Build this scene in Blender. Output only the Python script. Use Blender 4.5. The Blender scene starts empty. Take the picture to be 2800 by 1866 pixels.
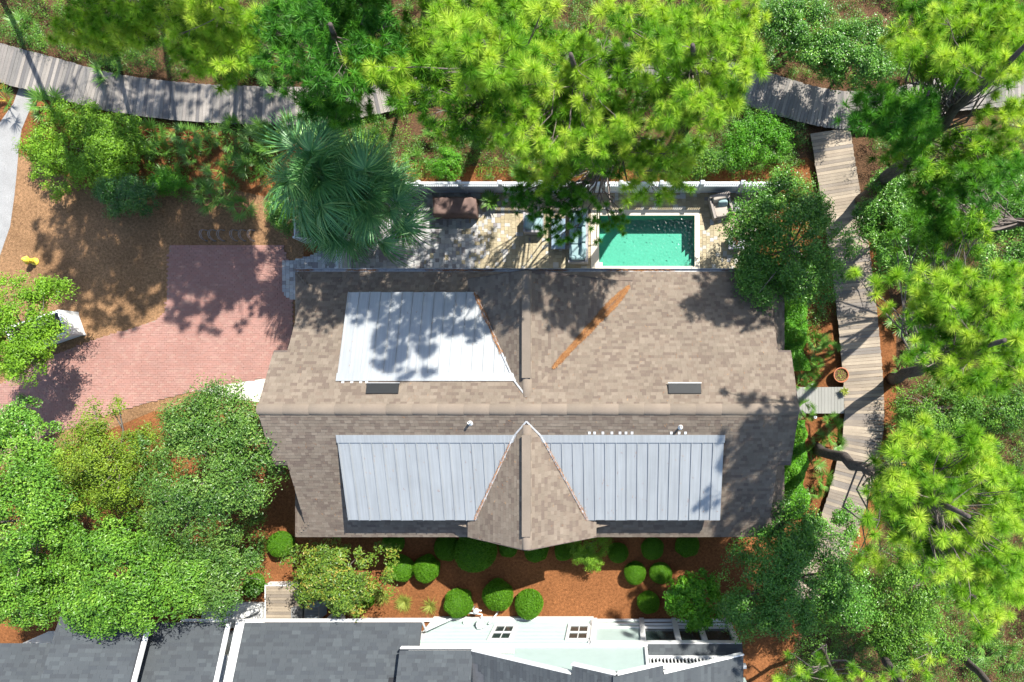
import bpy, math
import numpy as np
from mathutils import Vector, Matrix

rng = np.random.default_rng(11)
sc = bpy.context.scene
COL = sc.collection
R = math.radians

# ------------------------------------------------------------------ camera
CAM_H = 30.0            # metres above the ground, looking straight down
NX, NY = 1695.0, 1030.0  # photo pixel under the camera
FP = 1800.0             # focal length in photo pixels (photo is 2800 wide)
cam = bpy.data.cameras.new("camera")
cam.sensor_width = 36.0
cam.lens = FP / 2800 * 36.0
cam.shift_x = -(NX - 1400) / 2800
cam.shift_y = (NY - 933) / 2800
cam.clip_end = 500
camo = bpy.data.objects.new("camera", cam)
camo.location = (0, 0, CAM_H)
COL.objects.link(camo)
sc.camera = camo

# ------------------------------------------------------------------ light
SUN_EL = R(50)
AZ = np.array([.63, .777])           # horizontal direction towards the sun
AZ = AZ / np.linalg.norm(AZ)
sun_dir = Vector((AZ[0] * math.cos(SUN_EL), AZ[1] * math.cos(SUN_EL), math.sin(SUN_EL)))
world = bpy.data.worlds.new("World"); sc.world = world
world.use_nodes = True
wt = world.node_tree
sky = wt.nodes.new("ShaderNodeTexSky")
sky.sky_type = 'NISHITA'; sky.sun_disc = False
sky.sun_elevation = SUN_EL
sky.sun_rotation = math.atan2(AZ[0], AZ[1])
wt.links.new(sky.outputs[0], wt.nodes["Background"].inputs[0])
wt.nodes["Background"].inputs[1].default_value = 0.12
sun = bpy.data.lights.new("sun", 'SUN')
sun.energy = 5.0; sun.angle = R(0.53); sun.color = (1.0, .95, .87)
suno = bpy.data.objects.new("sun", sun); COL.objects.link(suno)
suno.rotation_euler = sun_dir.to_track_quat('Z', 'Y').to_euler()
suno.location = sun_dir * 60
sc.view_settings.view_transform = 'Standard'
sc.view_settings.look = 'None'
sc.view_settings.exposure = 1.12
sc.view_settings.gamma = 1.0
sc.render.engine = 'CYCLES'
sc.cycles.max_bounces = 5
sc.cycles.diffuse_bounces = 2
sc.cycles.transmission_bounces = 4
sc.cycles.transparent_max_bounces = 8
sc.cycles.adaptive_threshold = .02
sc.cycles.caustics_reflective = False
sc.cycles.caustics_refractive = False

# ------------------------------------------------------------------ helpers
def W(px, py, z=0.0):
    """photo pixel at a known height -> place in the world (metres)"""
    k = (CAM_H - z) / FP
    return Vector(((px - NX) * k, (NY - py) * k, z))

def WA(pts, z=0.0):
    return [tuple(W(p[0], p[1], z)) for p in pts]

def link(o):
    COL.objects.link(o); return o

def tag(o, label=None, cat=None, group=None, kind=None):
    if label: o["label"] = label
    if cat: o["category"] = cat
    if group: o["group"] = group
    if kind: o["kind"] = kind
    return o

def empty(name, loc, label=None, cat=None, group=None):
    o = link(bpy.data.objects.new(name, None))
    o.location = loc; o.empty_display_size = .2
    return tag(o, label, cat, group)

def chain(o):
    v = Vector((0, 0, 0))
    while o is not None:
        v += o.location
        if o.parent is not None: v += o.matrix_parent_inverse.translation
        o = o.parent
    return v

def setp(o, parent):
    """parent o (given in world space) under a thing whose roots are only translated"""
    if parent is not None:
        o.parent = parent
        o.matrix_parent_inverse = Matrix.Translation(-chain(parent))
    return o

def make_mesh(name, V, quads=None, tris=None, mats=(), smooth=False, midx=None, tint=None):
    V = np.asarray(V, np.float32).reshape(-1, 3)
    me = bpy.data.meshes.new(name)
    loops = []; starts = []; n = 0
    q = np.zeros((0, 4), np.int32) if quads is None else np.asarray(quads, np.int32).reshape(-1, 4)
    t = np.zeros((0, 3), np.int32) if tris is None else np.asarray(tris, np.int32).reshape(-1, 3)
    nq, nt = len(q), len(t)
    me.vertices.add(len(V)); me.vertices.foreach_set("co", V.ravel())
    me.loops.add(nq * 4 + nt * 3)
    me.loops.foreach_set("vertex_index", np.concatenate([q.ravel(), t.ravel()]).astype(np.int32))
    me.polygons.add(nq + nt)
    me.polygons.foreach_set("loop_start", np.concatenate([np.arange(nq) * 4, nq * 4 + np.arange(nt) * 3]).astype(np.int32))
    if smooth:
        me.polygons.foreach_set("use_smooth", np.ones(nq + nt, bool))
    else:
        me.polygons.foreach_set("use_smooth", np.zeros(nq + nt, bool))
    for m in mats: me.materials.append(m)
    if midx is not None:
        me.polygons.foreach_set("material_index", np.asarray(midx, np.int32))
    if tint is not None:
        a = me.attributes.new("tint", 'FLOAT', 'POINT')
        a.data.foreach_set("value", np.asarray(tint, np.float32))
    me.update(calc_edges=True)
    return me

def mobj(name, me, parent=None, loc=None):
    o = link(bpy.data.objects.new(name, me))
    if loc is not None: o.location = loc
    return setp(o, parent)

class MB:
    """collects faces (world space) and builds one mesh object"""
    def __init__(s): s.V = []; s.Q = []; s.T = []; s.n = 0
    def add(s, V, Q=None, T=None):
        V = np.asarray(V, float).reshape(-1, 3)
        s.V.append(V)
        if Q is not None and len(Q): s.Q.append(np.asarray(Q, int).reshape(-1, 4) + s.n)
        if T is not None and len(T): s.T.append(np.asarray(T, int).reshape(-1, 3) + s.n)
        s.n += len(V); return s
    def box(s, c, size, rz=0.0):
        hx, hy, hz = [d / 2 for d in size]
        ca, sa = math.cos(rz), math.sin(rz)
        return s.obox(c, (ca * hx, sa * hx, 0), (-sa * hy, ca * hy, 0), (0, 0, hz))
    def bb(s, x0, x1, y0, y1, z0, z1):
        return s.box(((x0 + x1) / 2, (y0 + y1) / 2, (z0 + z1) / 2), (abs(x1 - x0), abs(y1 - y0), abs(z1 - z0)))
    def obox(s, c, a, b, d):
        c, a, b, d = [np.asarray(v, float) for v in (c, a, b, d)]
        V = [c + i * a + j * b + k * d for k in (-1, 1) for j in (-1, 1) for i in (-1, 1)]
        return s.add(V, BOXQ)
    def bar(s, p, q, w, h=None):
        """square bar between two points"""
        p, q = Vector(p), Vector(q); h = h or w
        d = (q - p); L = d.length; d.normalize()
        u = d.cross(Vector((0, 0, 1)))
        if u.length < 1e-4: u = Vector((1, 0, 0))
        u.normalize(); v = u.cross(d)
        return s.obox((p + q) / 2, d * L / 2, u * w / 2, v * h / 2)
    def tube(s, pts, rad, n=8, cap=True):
        pts = np.asarray(pts, float); m = len(pts)
        rad = np.broadcast_to(np.asarray(rad, float), (m,))
        tg = np.gradient(pts, axis=0); tg /= np.linalg.norm(tg, axis=1)[:, None] + 1e-9
        ref = np.array([0, 0, 1.0]) if abs(tg[0][2]) < .9 else np.array([1.0, 0, 0])
        V = []
        for i in range(m):
            u = np.cross(tg[i], ref); u /= np.linalg.norm(u) + 1e-9
            v = np.cross(tg[i], u); ref_n = np.cross(u, tg[i]); ref = ref_n
            a = np.arange(n) * 2 * math.pi / n
            V.append(pts[i] + rad[i] * (np.cos(a)[:, None] * u + np.sin(a)[:, None] * v))
        V = np.concatenate(V)
        Q = []
        for i in range(m - 1):
            for j in range(n):
                k = (j + 1) % n
                Q.append((i * n + j, i * n + k, (i + 1) * n + k, (i + 1) * n + j))
        T = []
        if cap:
            V = np.concatenate([V, pts[:1], pts[-1:]])
            c0, c1 = m * n, m * n + 1
            for j in range(n):
                k = (j + 1) % n
                T.append((k, j, c0)); T.append(((m - 1) * n + j, (m - 1) * n + k, c1))
        return s.add(V, Q, T)
    def lathe(s, c, prof, n=20):
        """prof: list of (radius, z)"""
        c = np.asarray(c, float); a = np.arange(n) * 2 * math.pi / n
        V = np.concatenate([np.stack([c[0] + r * np.cos(a), c[1] + r * np.sin(a), np.full(n, c[2] + z)], 1) for r, z in prof])
        Q = [(i * n + j, i * n + (j + 1) % n, (i + 1) * n + (j + 1) % n, (i + 1) * n + j)
             for i in range(len(prof) - 1) for j in range(n)]
        return s.add(V, Q)
    def poly(s, pts, z0, z1=None):
        """flat polygon sheet (z1 None) or prism; concave outlines are handled"""
        from mathutils.geometry import tessellate_polygon
        p2 = [Vector((p[0], p[1], 0)) for p in pts]
        area = sum(p2[i].x * p2[(i + 1) % len(p2)].y - p2[(i + 1) % len(p2)].x * p2[i].y for i in range(len(p2)))
        if area < 0: p2.reverse()
        tri = tessellate_polygon([p2]); n = len(p2)
        fix = []
        for t in tri:
            a, b, c = [p2[i] for i in t]
            fix.append(t if (b - a).cross(c - a).z > 0 else (t[0], t[2], t[1]))
        if z1 is None:
            return s.add([(p.x, p.y, z0) for p in p2], None, fix)
        V = [(p.x, p.y, z1) for p in p2] + [(p.x, p.y, z0) for p in p2]
        Q = [(i + n, (i + 1) % n + n, (i + 1) % n, i) for i in range(n)]
        return s.add(V, Q, fix)
    def quad(s, a, b, c, d): return s.add([a, b, c, d], [(0, 1, 2, 3)])
    def mesh(s, name, mat, smooth=False, org=(0, 0, 0)):
        V = np.concatenate(s.V) - np.asarray(org)
        return make_mesh(name, V, np.concatenate(s.Q) if s.Q else None, np.concatenate(s.T) if s.T else None,
                         mat if isinstance(mat, (list, tuple)) else (mat,), smooth)
    def build(s, name, mat, parent=None, smooth=False, org=None):
        """org: the place the object's origin goes to"""
        if org is None: org = chain(parent) if parent is not None else (0, 0, 0)
        o = mobj(name, s.mesh(name, mat, smooth, org), None, org)
        return setp(o, parent)

BOXQ = [(0, 2, 3, 1), (4, 5, 7, 6), (0, 1, 5, 4), (2, 6, 7, 3), (0, 4, 6, 2), (1, 3, 7, 5)]
UNIT = np.array([(i, j, k) for k in (-1, 1) for j in (-1, 1) for i in (-1, 1)], float) / 2

def joined_boxes(Ms):
    """Ms: (n,4,4) matrices applied to the unit cube; returns V, Q"""
    Ms = np.asarray(Ms, float)
    V = np.einsum('nij,kj->nki', Ms[:, :3, :3], UNIT) + Ms[:, None, :3, 3]
    Q = (np.arange(len(Ms)) * 8)[:, None, None] + np.array(BOXQ[1:])[None]   # the hidden underside is left out
    return V.reshape(-1, 3), Q.reshape(-1, 4)

def bmat(c, a, b, d):
    """matrix of a box with centre c and full edge vectors a, b, d"""
    M = np.eye(4); M[:3, 0] = a; M[:3, 1] = b; M[:3, 2] = d; M[:3, 3] = c
    return M

def pieces(name, Ms, mat, parent, most=300, restname=None, key=None, unit=None):
    """each box its own object sharing one mesh, the largest `most` of them; the rest one stuff mesh"""
    Ms = list(Ms)
    order = list(range(len(Ms)))
    if len(Ms) > most:
        order.sort(key=key or (lambda i: np.linalg.norm(Ms[i][:3, 3] - np.array([0, 0, CAM_H]))))
    if unit is None:
        unit = make_mesh(name, UNIT, BOXQ, None, (mat,))
    off = Matrix.Translation(-chain(parent))
    for i in order[:most]:
        o = link(bpy.data.objects.new(name, unit))
        o.parent = parent
        o.matrix_basis = off @ Matrix(Ms[i].tolist())
    if len(order) > most:
        V, Q = joined_boxes([Ms[i] for i in order[most:]])
        org = np.array(chain(parent))
        o = link(bpy.data.objects.new(restname or (name + "_field"), make_mesh(name + "_field", V - org, Q, None, (mat,))))
        o.parent = parent
        tag(o, kind="stuff")

def inpoly(P, poly):
    P = np.asarray(P, float); x, y = P[:, 0], P[:, 1]; r = np.zeros(len(P), bool)
    n = len(poly)
    for i in range(n):
        x0, y0 = poly[i][:2]; x1, y1 = poly[(i + 1) % n][:2]
        if y0 == y1: continue
        c = ((y0 > y) != (y1 > y)) & (x < (x1 - x0) * (y - y0) / (y1 - y0) + x0)
        r ^= c
    return r

# ------------------------------------------------------------------ materials
def new_mat(name):
    m = bpy.data.materials.new(name); m.use_nodes = True
    return m, m.node_tree, m.node_tree.nodes["Principled BSDF"]

def N(nt, t, **kw):
    n = nt.nodes.new(t)
    for k, v in kw.items(): setattr(n, k, v)
    return n

def ramp(nt, cols, interp='LINEAR'):
    r = N(nt, "ShaderNodeValToRGB"); e = r.color_ramp; e.interpolation = interp
    m = len(cols)
    pos = [c[3] if len(c) > 3 else (i / max(m - 1, 1) if interp != 'CONSTANT' else i / m) for i, c in enumerate(cols)]
    while len(e.elements) < m: e.elements.new(.5)
    for i, c in enumerate(cols):
        e.elements[i].position = pos[i]
    for i, c in enumerate(cols):
        e.elements[i].color = (c[0], c[1], c[2], 1)
    return r

def math_n(nt, op, a, b):
    n = N(nt, "ShaderNodeMath", operation=op)
    for i, v in enumerate((a, b)):
        if isinstance(v, (int, float)): n.inputs[i].default_value = v
        else: nt.links.new(v, n.inputs[i])
    return n.outputs[0]

def noise(nt, scale, detail=4, rough=.6, coord=None, vec_scale=None):
    n = N(nt, "ShaderNodeTexNoise"); n.inputs["Scale"].default_value = scale
    n.inputs["Detail"].default_value = detail; n.inputs["Roughness"].default_value = rough
    if coord is None:
        coord = N(nt, "ShaderNodeNewGeometry").outputs["Position"]
    if vec_scale:
        mp = N(nt, "ShaderNodeMapping"); mp.inputs["Scale"].default_value = vec_scale
        nt.links.new(coord, mp.inputs["Vector"]); coord = mp.outputs[0]
    nt.links.new(coord, n.inputs["Vector"])
    return n.outputs["Fac"]

def mulcol(nt, c, fac_socket, lo, hi):
    """multiply colour by a value mapped from a 0..1 socket"""
    mr = N(nt, "ShaderNodeMapRange"); mr.inputs["From Min"].default_value = .25; mr.inputs["From Max"].default_value = .75
    mr.inputs["To Min"].default_value = lo; mr.inputs["To Max"].default_value = hi
    nt.links.new(fac_socket, mr.inputs["Value"])
    vm = N(nt, "ShaderNodeVectorMath", operation='SCALE')
    if isinstance(c, tuple): vm.inputs[0].default_value = c[:3]
    else: nt.links.new(c, vm.inputs[0])
    nt.links.new(mr.outputs[0], vm.inputs["Scale"])
    return vm.outputs[0]

def bump(nt, b, h, strength=.3, dist=.02):
    bn = N(nt, "ShaderNodeBump"); bn.inputs["Strength"].default_value = strength; bn.inputs["Distance"].default_value = dist
    nt.links.new(h, bn.inputs["Height"]); nt.links.new(bn.outputs[0], b.inputs["Normal"])

def plain(name, col, rough=.6, var=.12, scale=6, metal=0, bs=.0, stretch=None, spec=.3):
    m, nt, b = new_mat(name)
    f = noise(nt, scale, 5, .65, vec_scale=stretch)
    nt.links.new(mulcol(nt, tuple(col), f, 1 - var, 1 + var), b.inputs["Base Color"])
    b.inputs["Roughness"].default_value = rough; b.inputs["Metallic"].default_value = metal
    b.inputs["Specular IOR Level"].default_value = spec
    if bs: bump(nt, b, noise(nt, scale * 5, 4), bs)
    return m

def piece_mat(name, cols, rough=.85, fine=60, finev=.15, big=.7, bigv=.1, stretch=None, bs=.25, spec=.2):
    """a palette picked per piece, with grain and broad soiling"""
    m, nt, b = new_mat(name)
    g = N(nt, "ShaderNodeNewGeometry"); oi = N(nt, "ShaderNodeObjectInfo")
    f = math_n(nt, 'FRACT', math_n(nt, 'ADD', g.outputs["Random Per Island"], oi.outputs["Random"]), 0)
    r = ramp(nt, cols, 'CONSTANT'); nt.links.new(f, r.inputs[0])
    c = mulcol(nt, r.outputs[0], noise(nt, fine, 3, vec_scale=stretch), 1 - finev, 1 + finev)
    c = mulcol(nt, c, noise(nt, big, 4), 1 - bigv, 1 + bigv)
    nt.links.new(c, b.inputs["Base Color"])
    b.inputs["Roughness"].default_value = rough; b.inputs["Specular IOR Level"].default_value = spec
    if bs: bump(nt, b, noise(nt, fine * 1.5, 2, vec_scale=stretch), bs, .01)
    return m

def leaf_mat(name, cols, rough=.45, trans=.35, spec=.4, tw=.6, gloss=None):
    """cols dark->light; colour picked from the clump tint and a random per leaf"""
    m, nt, b = new_mat(name)
    g = N(nt, "ShaderNodeNewGeometry")
    at = N(nt, "ShaderNodeAttribute", attribute_name="tint")
    f = math_n(nt, 'ADD', math_n(nt, 'MULTIPLY', at.outputs["Fac"], tw), math_n(nt, 'MULTIPLY', g.outputs["Random Per Island"], 1 - tw))
    r = ramp(nt, cols); nt.links.new(f, r.inputs[0])
    nt.links.new(r.outputs[0], b.inputs["Base Color"])
    b.inputs["Roughness"].default_value = rough; b.inputs["Specular IOR Level"].default_value = spec
    t = N(nt, "ShaderNodeBsdfTranslucent")
    vm = N(nt, "ShaderNodeVectorMath", operation='MULTIPLY'); vm.inputs[1].default_value = (1.25, 1.2, .55)
    nt.links.new(r.outputs[0], vm.inputs[0]); nt.links.new(vm.outputs[0], t.inputs["Color"])
    mx = N(nt, "ShaderNodeMixShader"); mx.inputs[0].default_value = trans
    out = nt.nodes["Material Output"]
    nt.links.new(b.outputs[0], mx.inputs[1]); nt.links.new(t.outputs[0], mx.inputs[2]); nt.links.new(mx.outputs[0], out.inputs[0])
    return m

M = {}
M['white'] = plain("white_paint", (.64, .65, .64), .5, .05, 3)
M['wall_green'] = plain("pale_green_siding", (.40, .50, .47), .6, .05, 2)
M['siding'] = plain("house_siding", (.55, .56, .52), .6, .08, 2)
M['fence'] = plain("white_fence_paint", (.56, .59, .61), .45, .06, 4)
M['gutter'] = plain("gutter_paint", (.36, .37, .38), .5, .35, 9)
M['dark'] = plain("dark_void", (.012, .012, .014), .8, .3, 4)
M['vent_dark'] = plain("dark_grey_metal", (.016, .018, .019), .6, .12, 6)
M['bark'] = plain("pine_bark", (.085, .07, .062), .95, .55, 14, bs=.9, stretch=(1, 1, .35))
M['twig'] = plain("grey_twig", (.15, .125, .11), .9, .3, 10)
M['oakbark'] = plain("oak_bark", (.20, .17, .14), .95, .35, 10, bs=.6)
M['concrete'] = plain("pale_concrete", (.54, .51, .44), .85, .06, 5)
M['coping'] = plain("cream_pool_coping", (.58, .53, .43), .8, .07, 5)
M['terracotta'] = plain("terracotta", (.36, .13, .065), .8, .15, 12)
M['soil'] = plain("potting_soil", (.10, .055, .03), .95, .4, 40)
M['cushion'] = plain("blue_grey_cushion", (.21, .31, .32), .9, .08, 8)
M['cushion_dark'] = plain("steel_blue_fabric", (.20, .27, .33), .9, .1, 10)
M['wicker'] = plain("pale_wicker", (.27, .24, .22), .8, .2, 60, bs=.4)
M['greyframe'] = plain("grey_furniture_frame", (.30, .29, .30), .6, .1, 10)
M['beige'] = plain("beige_cushion", (.36, .32, .28), .9, .06, 8)
M['brown_cover'] = plain("brown_fabric_cover", (.15, .10, .085), .85, .12, 7)
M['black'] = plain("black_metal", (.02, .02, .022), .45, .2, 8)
M['steel'] = plain("galvanised_steel", (.45, .45, .44), .4, .1, 10, metal=.6)
M['yellow'] = plain("yellow_enamel", (.72, .55, .06), .45, .08, 8)
M['glass'] = plain("dark_window_glass", (.03, .045, .045), .08, .1, 2, spec=.6)
M['lava'] = plain("reddish_lava_rock", (.30, .10, .09), .9, .7, 30, bs=.6)
M['marble'] = plain("mottled_grey_stone", (.20, .20, .23), .5, .6, 14)
M['bin'] = plain("grey_bin_plastic", (.13, .135, .14), .5, .1, 8)

# pine straw / bark mulch ground
m, nt, b = new_mat("pine_straw_mulch")
f1 = noise(nt, 34, 6, .75); f2 = noise(nt, .5, 5, .6); f3 = noise(nt, 110, 3, .7, vec_scale=(1, .35, 1))
r1 = ramp(nt, [(.045, .018, .008, .22), (.165, .064, .024, .45), (.285, .124, .049, .62), (.43, .24, .11, .84)])
nt.links.new(math_n(nt, 'ADD', math_n(nt, 'MULTIPLY', f1, .55), math_n(nt, 'MULTIPLY', f3, .45)), r1.inputs[0])
nt.links.new(mulcol(nt, mulcol(nt, r1.outputs[0], noise(nt, 9, 6, .75), .35, 1.65), f2, .7, 1.25), b.inputs["Base Color"])
b.inputs["Roughness"].default_value = .95; b.inputs["Specular IOR Level"].default_value = .1
bump(nt, b, f1, .8, .05)
M['mulch'] = m
# pale woodchip mulch used on the drive side
m, nt, b = new_mat("woodchip_mulch")
f1 = noise(nt, 26, 6, .75); f2 = noise(nt, .35, 5, .6); f3 = noise(nt, 80, 3, .7)
r1 = ramp(nt, [(.065, .034, .017, .25), (.215, .122, .06, .46), (.35, .21, .115, .62), (.54, .41, .28, .82)])
nt.links.new(math_n(nt, 'ADD', math_n(nt, 'MULTIPLY', f1, .5), math_n(nt, 'MULTIPLY', f3, .5)), r1.inputs[0])
nt.links.new(mulcol(nt, mulcol(nt, r1.outputs[0], noise(nt, 9, 6, .75), .3, 1.7), f2, .6, 1.3), b.inputs["Base Color"])
b.inputs["Roughness"].default_value = .95; b.inputs["Specular IOR Level"].default_value = .1
bump(nt, b, f1, .8, .05)
M['chips'] = m
m, nt, b = new_mat("leaf_litter")
f1 = noise(nt, 22, 6, .75); f2 = noise(nt, .6, 5, .6)
r1 = ramp(nt, [(.02, .014, .009, .25), (.075, .045, .026, .45), (.15, .08, .042, .6), (.30, .20, .13, .8)])
nt.links.new(f1, r1.inputs[0]); nt.links.new(mulcol(nt, r1.outputs[0], f2, .7, 1.25), b.inputs["Base Color"])
b.inputs["Roughness"].default_value = .95; b.inputs["Specular IOR Level"].default_value = .1; bump(nt, b, f1, .8, .05)
M['litter'] = m
m, nt, b = new_mat("white_sand_gravel")
f1 = noise(nt, 40, 6, .75); f2 = noise(nt, 1.2, 5, .6)
nt.links.new(mulcol(nt, mulcol(nt, (.27, .27, .265), f1, .6, 1.4), f2, .85, 1.12), b.inputs["Base Color"])
b.inputs["Roughness"].default_value = .95; bump(nt, b, f1, .6, .03)
M['gravel'] = m

M['shingle'] = piece_mat("tan_shingle", [(0.165, 0.133, 0.104), (0.152, 0.12, 0.094), (0.126, 0.098, 0.079), (0.168, 0.138, 0.109), (0.187, 0.154, 0.121), (0.142, 0.114, 0.09), (0.162, 0.133, 0.104), (0.131, 0.103, 0.082), (0.174, 0.143, 0.112), (0.155, 0.127, 0.099)], .9, 70, .2, .6, .12)
M['shingle_cap'] = piece_mat("tan_ridge_shingle", [(0.185, 0.152, 0.12), (0.175, 0.145, 0.115), (0.19, 0.156, 0.124)], .9, 60, .15, .9, .14)
M['shingle_grey'] = piece_mat("grey_shingle", [(0.056, 0.064, 0.07), (0.06, 0.068, 0.074), (0.051, 0.058, 0.065), (0.068, 0.078, 0.084), (0.057, 0.065, 0.071), (0.059, 0.067, 0.073), (0.049, 0.055, 0.061)], .9, 70, .15, .6, .07)
M['deckroof'] = plain("roof_underlay", (.10, .08, .07), .95, .2, 5)
M['deckroof_grey'] = plain("roof_underlay_grey", (.08, .085, .095), .95, .2, 5)
M['metal_roof'] = None
m, nt, b = new_mat("galvanised_metal_roof")
f1 = noise(nt, 3.0, 5, .6, vec_scale=(4.5, .12, .12)); f2 = noise(nt, .8, 4)
c = mulcol(nt, (.36, .38, .385), f1, .82, 1.12); c = mulcol(nt, c, f2, .93, 1.06)
nt.links.new(c, b.inputs["Base Color"]); b.inputs["Metallic"].default_value = .35
b.inputs["Roughness"].default_value = .45
M['metal_roof'] = m
M['brick'] = piece_mat("pink_clay_paver", [(0.3046, 0.1662, 0.1362), (0.2941, 0.1632, 0.134), (0.3143, 0.1759, 0.1468), (0.3046, 0.1632, 0.134), (0.2888, 0.1632, 0.1362), (0.3203, 0.1909, 0.1558), (0.3016, 0.1632, 0.134), (0.2978, 0.1722, 0.143)], .85, 50, .1, .5, .12)
M['joint'] = plain("sand_joint", (.27, .20, .165), .95, .2, 20)
M['paver_grey'] = piece_mat("grey_paver", [(0.349, 0.349, 0.349), (0.428, 0.428, 0.421), (0.285, 0.277, 0.277), (0.381, 0.372, 0.357), (0.492, 0.492, 0.476), (0.333, 0.333, 0.333), (0.412, 0.397, 0.372), (0.238, 0.218, 0.215)], .85, 40, .14, .6, .15)
M['paver_tan'] = piece_mat("tan_paver", [(0.345, 0.287, 0.19), (0.38, 0.322, 0.213), (0.31, 0.265, 0.172), (0.402, 0.351, 0.241), (0.356, 0.305, 0.201), (0.333, 0.282, 0.184), (0.414, 0.397, 0.351), (0.322, 0.27, 0.178)], .85, 40, .14, .6, .15)
M['plank'] = piece_mat("weathered_plank", [(0.2, 0.182, 0.165), (0.155, 0.147, 0.138), (0.245, 0.222, 0.196), (0.125, 0.119, 0.116), (0.185, 0.172, 0.156), (0.225, 0.205, 0.182), (0.165, 0.156, 0.144), (0.265, 0.24, 0.213)], .9, 30, .2, 1.2, .12, bs=.4)
M['plank_warm'] = piece_mat("warm_plank", [(0.275, 0.228, 0.172), (0.235, 0.195, 0.15), (0.31, 0.26, 0.197), (0.2, 0.17, 0.138), (0.29, 0.243, 0.185), (0.255, 0.215, 0.165), (0.175, 0.155, 0.135)], .9, 30, .2, 1.0, .2, bs=.4)
M['board_grey'] = piece_mat("grey_composite_board", [(0.231, 0.231, 0.211), (0.243, 0.243, 0.222), (0.222, 0.222, 0.202)], .8, 30, .07, 1, .06, bs=.1)
M['joist'] = plain("dark_joist", (.05, .035, .025), .95, .3, 10)
M['straw'] = piece_mat("fallen_pine_needles", [(.357, .170, .064), (.289, .128, .047), (.425, .238, .102), (.221, .093, .043)], .9, 60, .2, 1, .1, bs=0)

# foliage palettes (dark -> light)
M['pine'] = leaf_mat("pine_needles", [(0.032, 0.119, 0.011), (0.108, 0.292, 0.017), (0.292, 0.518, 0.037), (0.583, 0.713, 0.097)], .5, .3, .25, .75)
M['pine_dark'] = leaf_mat("shaded_pine_needles", [(0.024, 0.11, 0.013), (0.055, 0.209, 0.018), (0.11, 0.33, 0.026), (0.22, 0.462, 0.044)], .5, .3, .3, .7)  # darker copy of the pine palette, shade from other crowns in its colour
M['oak'] = leaf_mat("oak_leaves", [(0.024, 0.09, 0.009), (0.068, 0.195, 0.019), (0.119, 0.293, 0.031), (0.238, 0.423, 0.054)], .36, .2, .5, .5)
M['oak_bright'] = leaf_mat("bright_oak_leaves", [(0.034, 0.099, 0.011), (0.082, 0.207, 0.017), (0.144, 0.305, 0.029), (0.26, 0.434, 0.048)], .42, .22, .4, .55)
M['oak_grey'] = leaf_mat("grey_green_leaves", [(0.026, 0.077, 0.013), (0.066, 0.155, 0.021), (0.115, 0.227, 0.034), (0.212, 0.327, 0.061)], .4, .2, .45, .55)
M['olive'] = leaf_mat("olive_leaves", [(.055, .10, .008), (.115, .19, .012), (.19, .29, .02), (.31, .41, .04)], .45, .25, .35, .55)
M['lime'] = leaf_mat("lime_leaves", [(0.07, 0.16, 0.01), (0.14, 0.29, 0.016), (0.22, 0.42, 0.026), (0.36, 0.55, 0.05)], .45, .35, .4, .55)
M['magnolia'] = leaf_mat("magnolia_leaves", [(0.028, 0.07, 0.01), (0.085, 0.165, 0.016), (0.15, 0.24, 0.022), (0.38, 0.24, 0.05)], .42, .2, .45, .4)
M['holly'] = leaf_mat("dark_holly_leaves", [(0.016, 0.065, 0.011), (0.035, 0.125, 0.016), (0.07, 0.2, 0.022), (0.14, 0.3, 0.035)], .28, .18, .6, .5)
M['boxwood'] = leaf_mat("boxwood_leaves", [(0.035, 0.11, 0.004), (0.065, 0.185, 0.006), (0.1, 0.26, 0.01), (0.16, 0.34, 0.018)], .5, .3, .3, .5)
M['hedge'] = leaf_mat("hedge_leaves", [(0.038, 0.153, 0.007), (0.072, 0.246, 0.009), (0.119, 0.34, 0.015), (0.187, 0.408, 0.024)], .45, .3, .4, .5)
M['under'] = leaf_mat("undergrowth_leaves", [(0.015, 0.055, 0.009), (0.055, 0.16, 0.015), (0.121, 0.286, 0.024), (0.275, 0.462, 0.05)], .42, .3, .45, .6)
M['palm'] = leaf_mat("palm_frond", [(0.038, 0.149, 0.054), (0.088, 0.257, 0.081), (0.176, 0.392, 0.115), (0.405, 0.594, 0.189)], .42, .2, .5, .5)
M['palmetto'] = leaf_mat("palmetto_frond", [(0.035, 0.11, 0.02), (0.08, 0.2, 0.028), (0.14, 0.3, 0.042), (0.27, 0.4, 0.07)], .42, .25, .5, .5)
M['deadfrond'] = leaf_mat("yellow_dead_frond", [(.30, .20, .03), (.42, .28, .04), (.5, .36, .07)], .6, .2, .3, .5)
M['drygrass'] = leaf_mat("tussock_grass", [(.14, .2, .03), (.25, .3, .05), (.38, .38, .1)], .6, .3, .3, .5)
# ================================================================== GROUND
POOL = (-.95, 3.40, 5.02, 7.32)          # water rectangle x0 x1 y0 y1
def sheet_hole(mb, x0, x1, y0, y1, h, z):
    a, b, c, d = h
    for (p, q, r, s) in ((x0, a, y0, y1), (b, x1, y0, y1), (a, b, y0, c), (a, b, d, y1)):
        mb.add([(p, r, z), (q, r, z), (q, s, z), (p, s, z)], [(0, 1, 2, 3)])
hole = (POOL[0] - .02, POOL[1] + .02, POOL[2] - .02, POOL[3] + .02)
g = MB(); sheet_hole(g, -90, 90, -90, 90, hole, 0)
tag(g.build("ground", M['mulch']), kind="structure")

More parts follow.
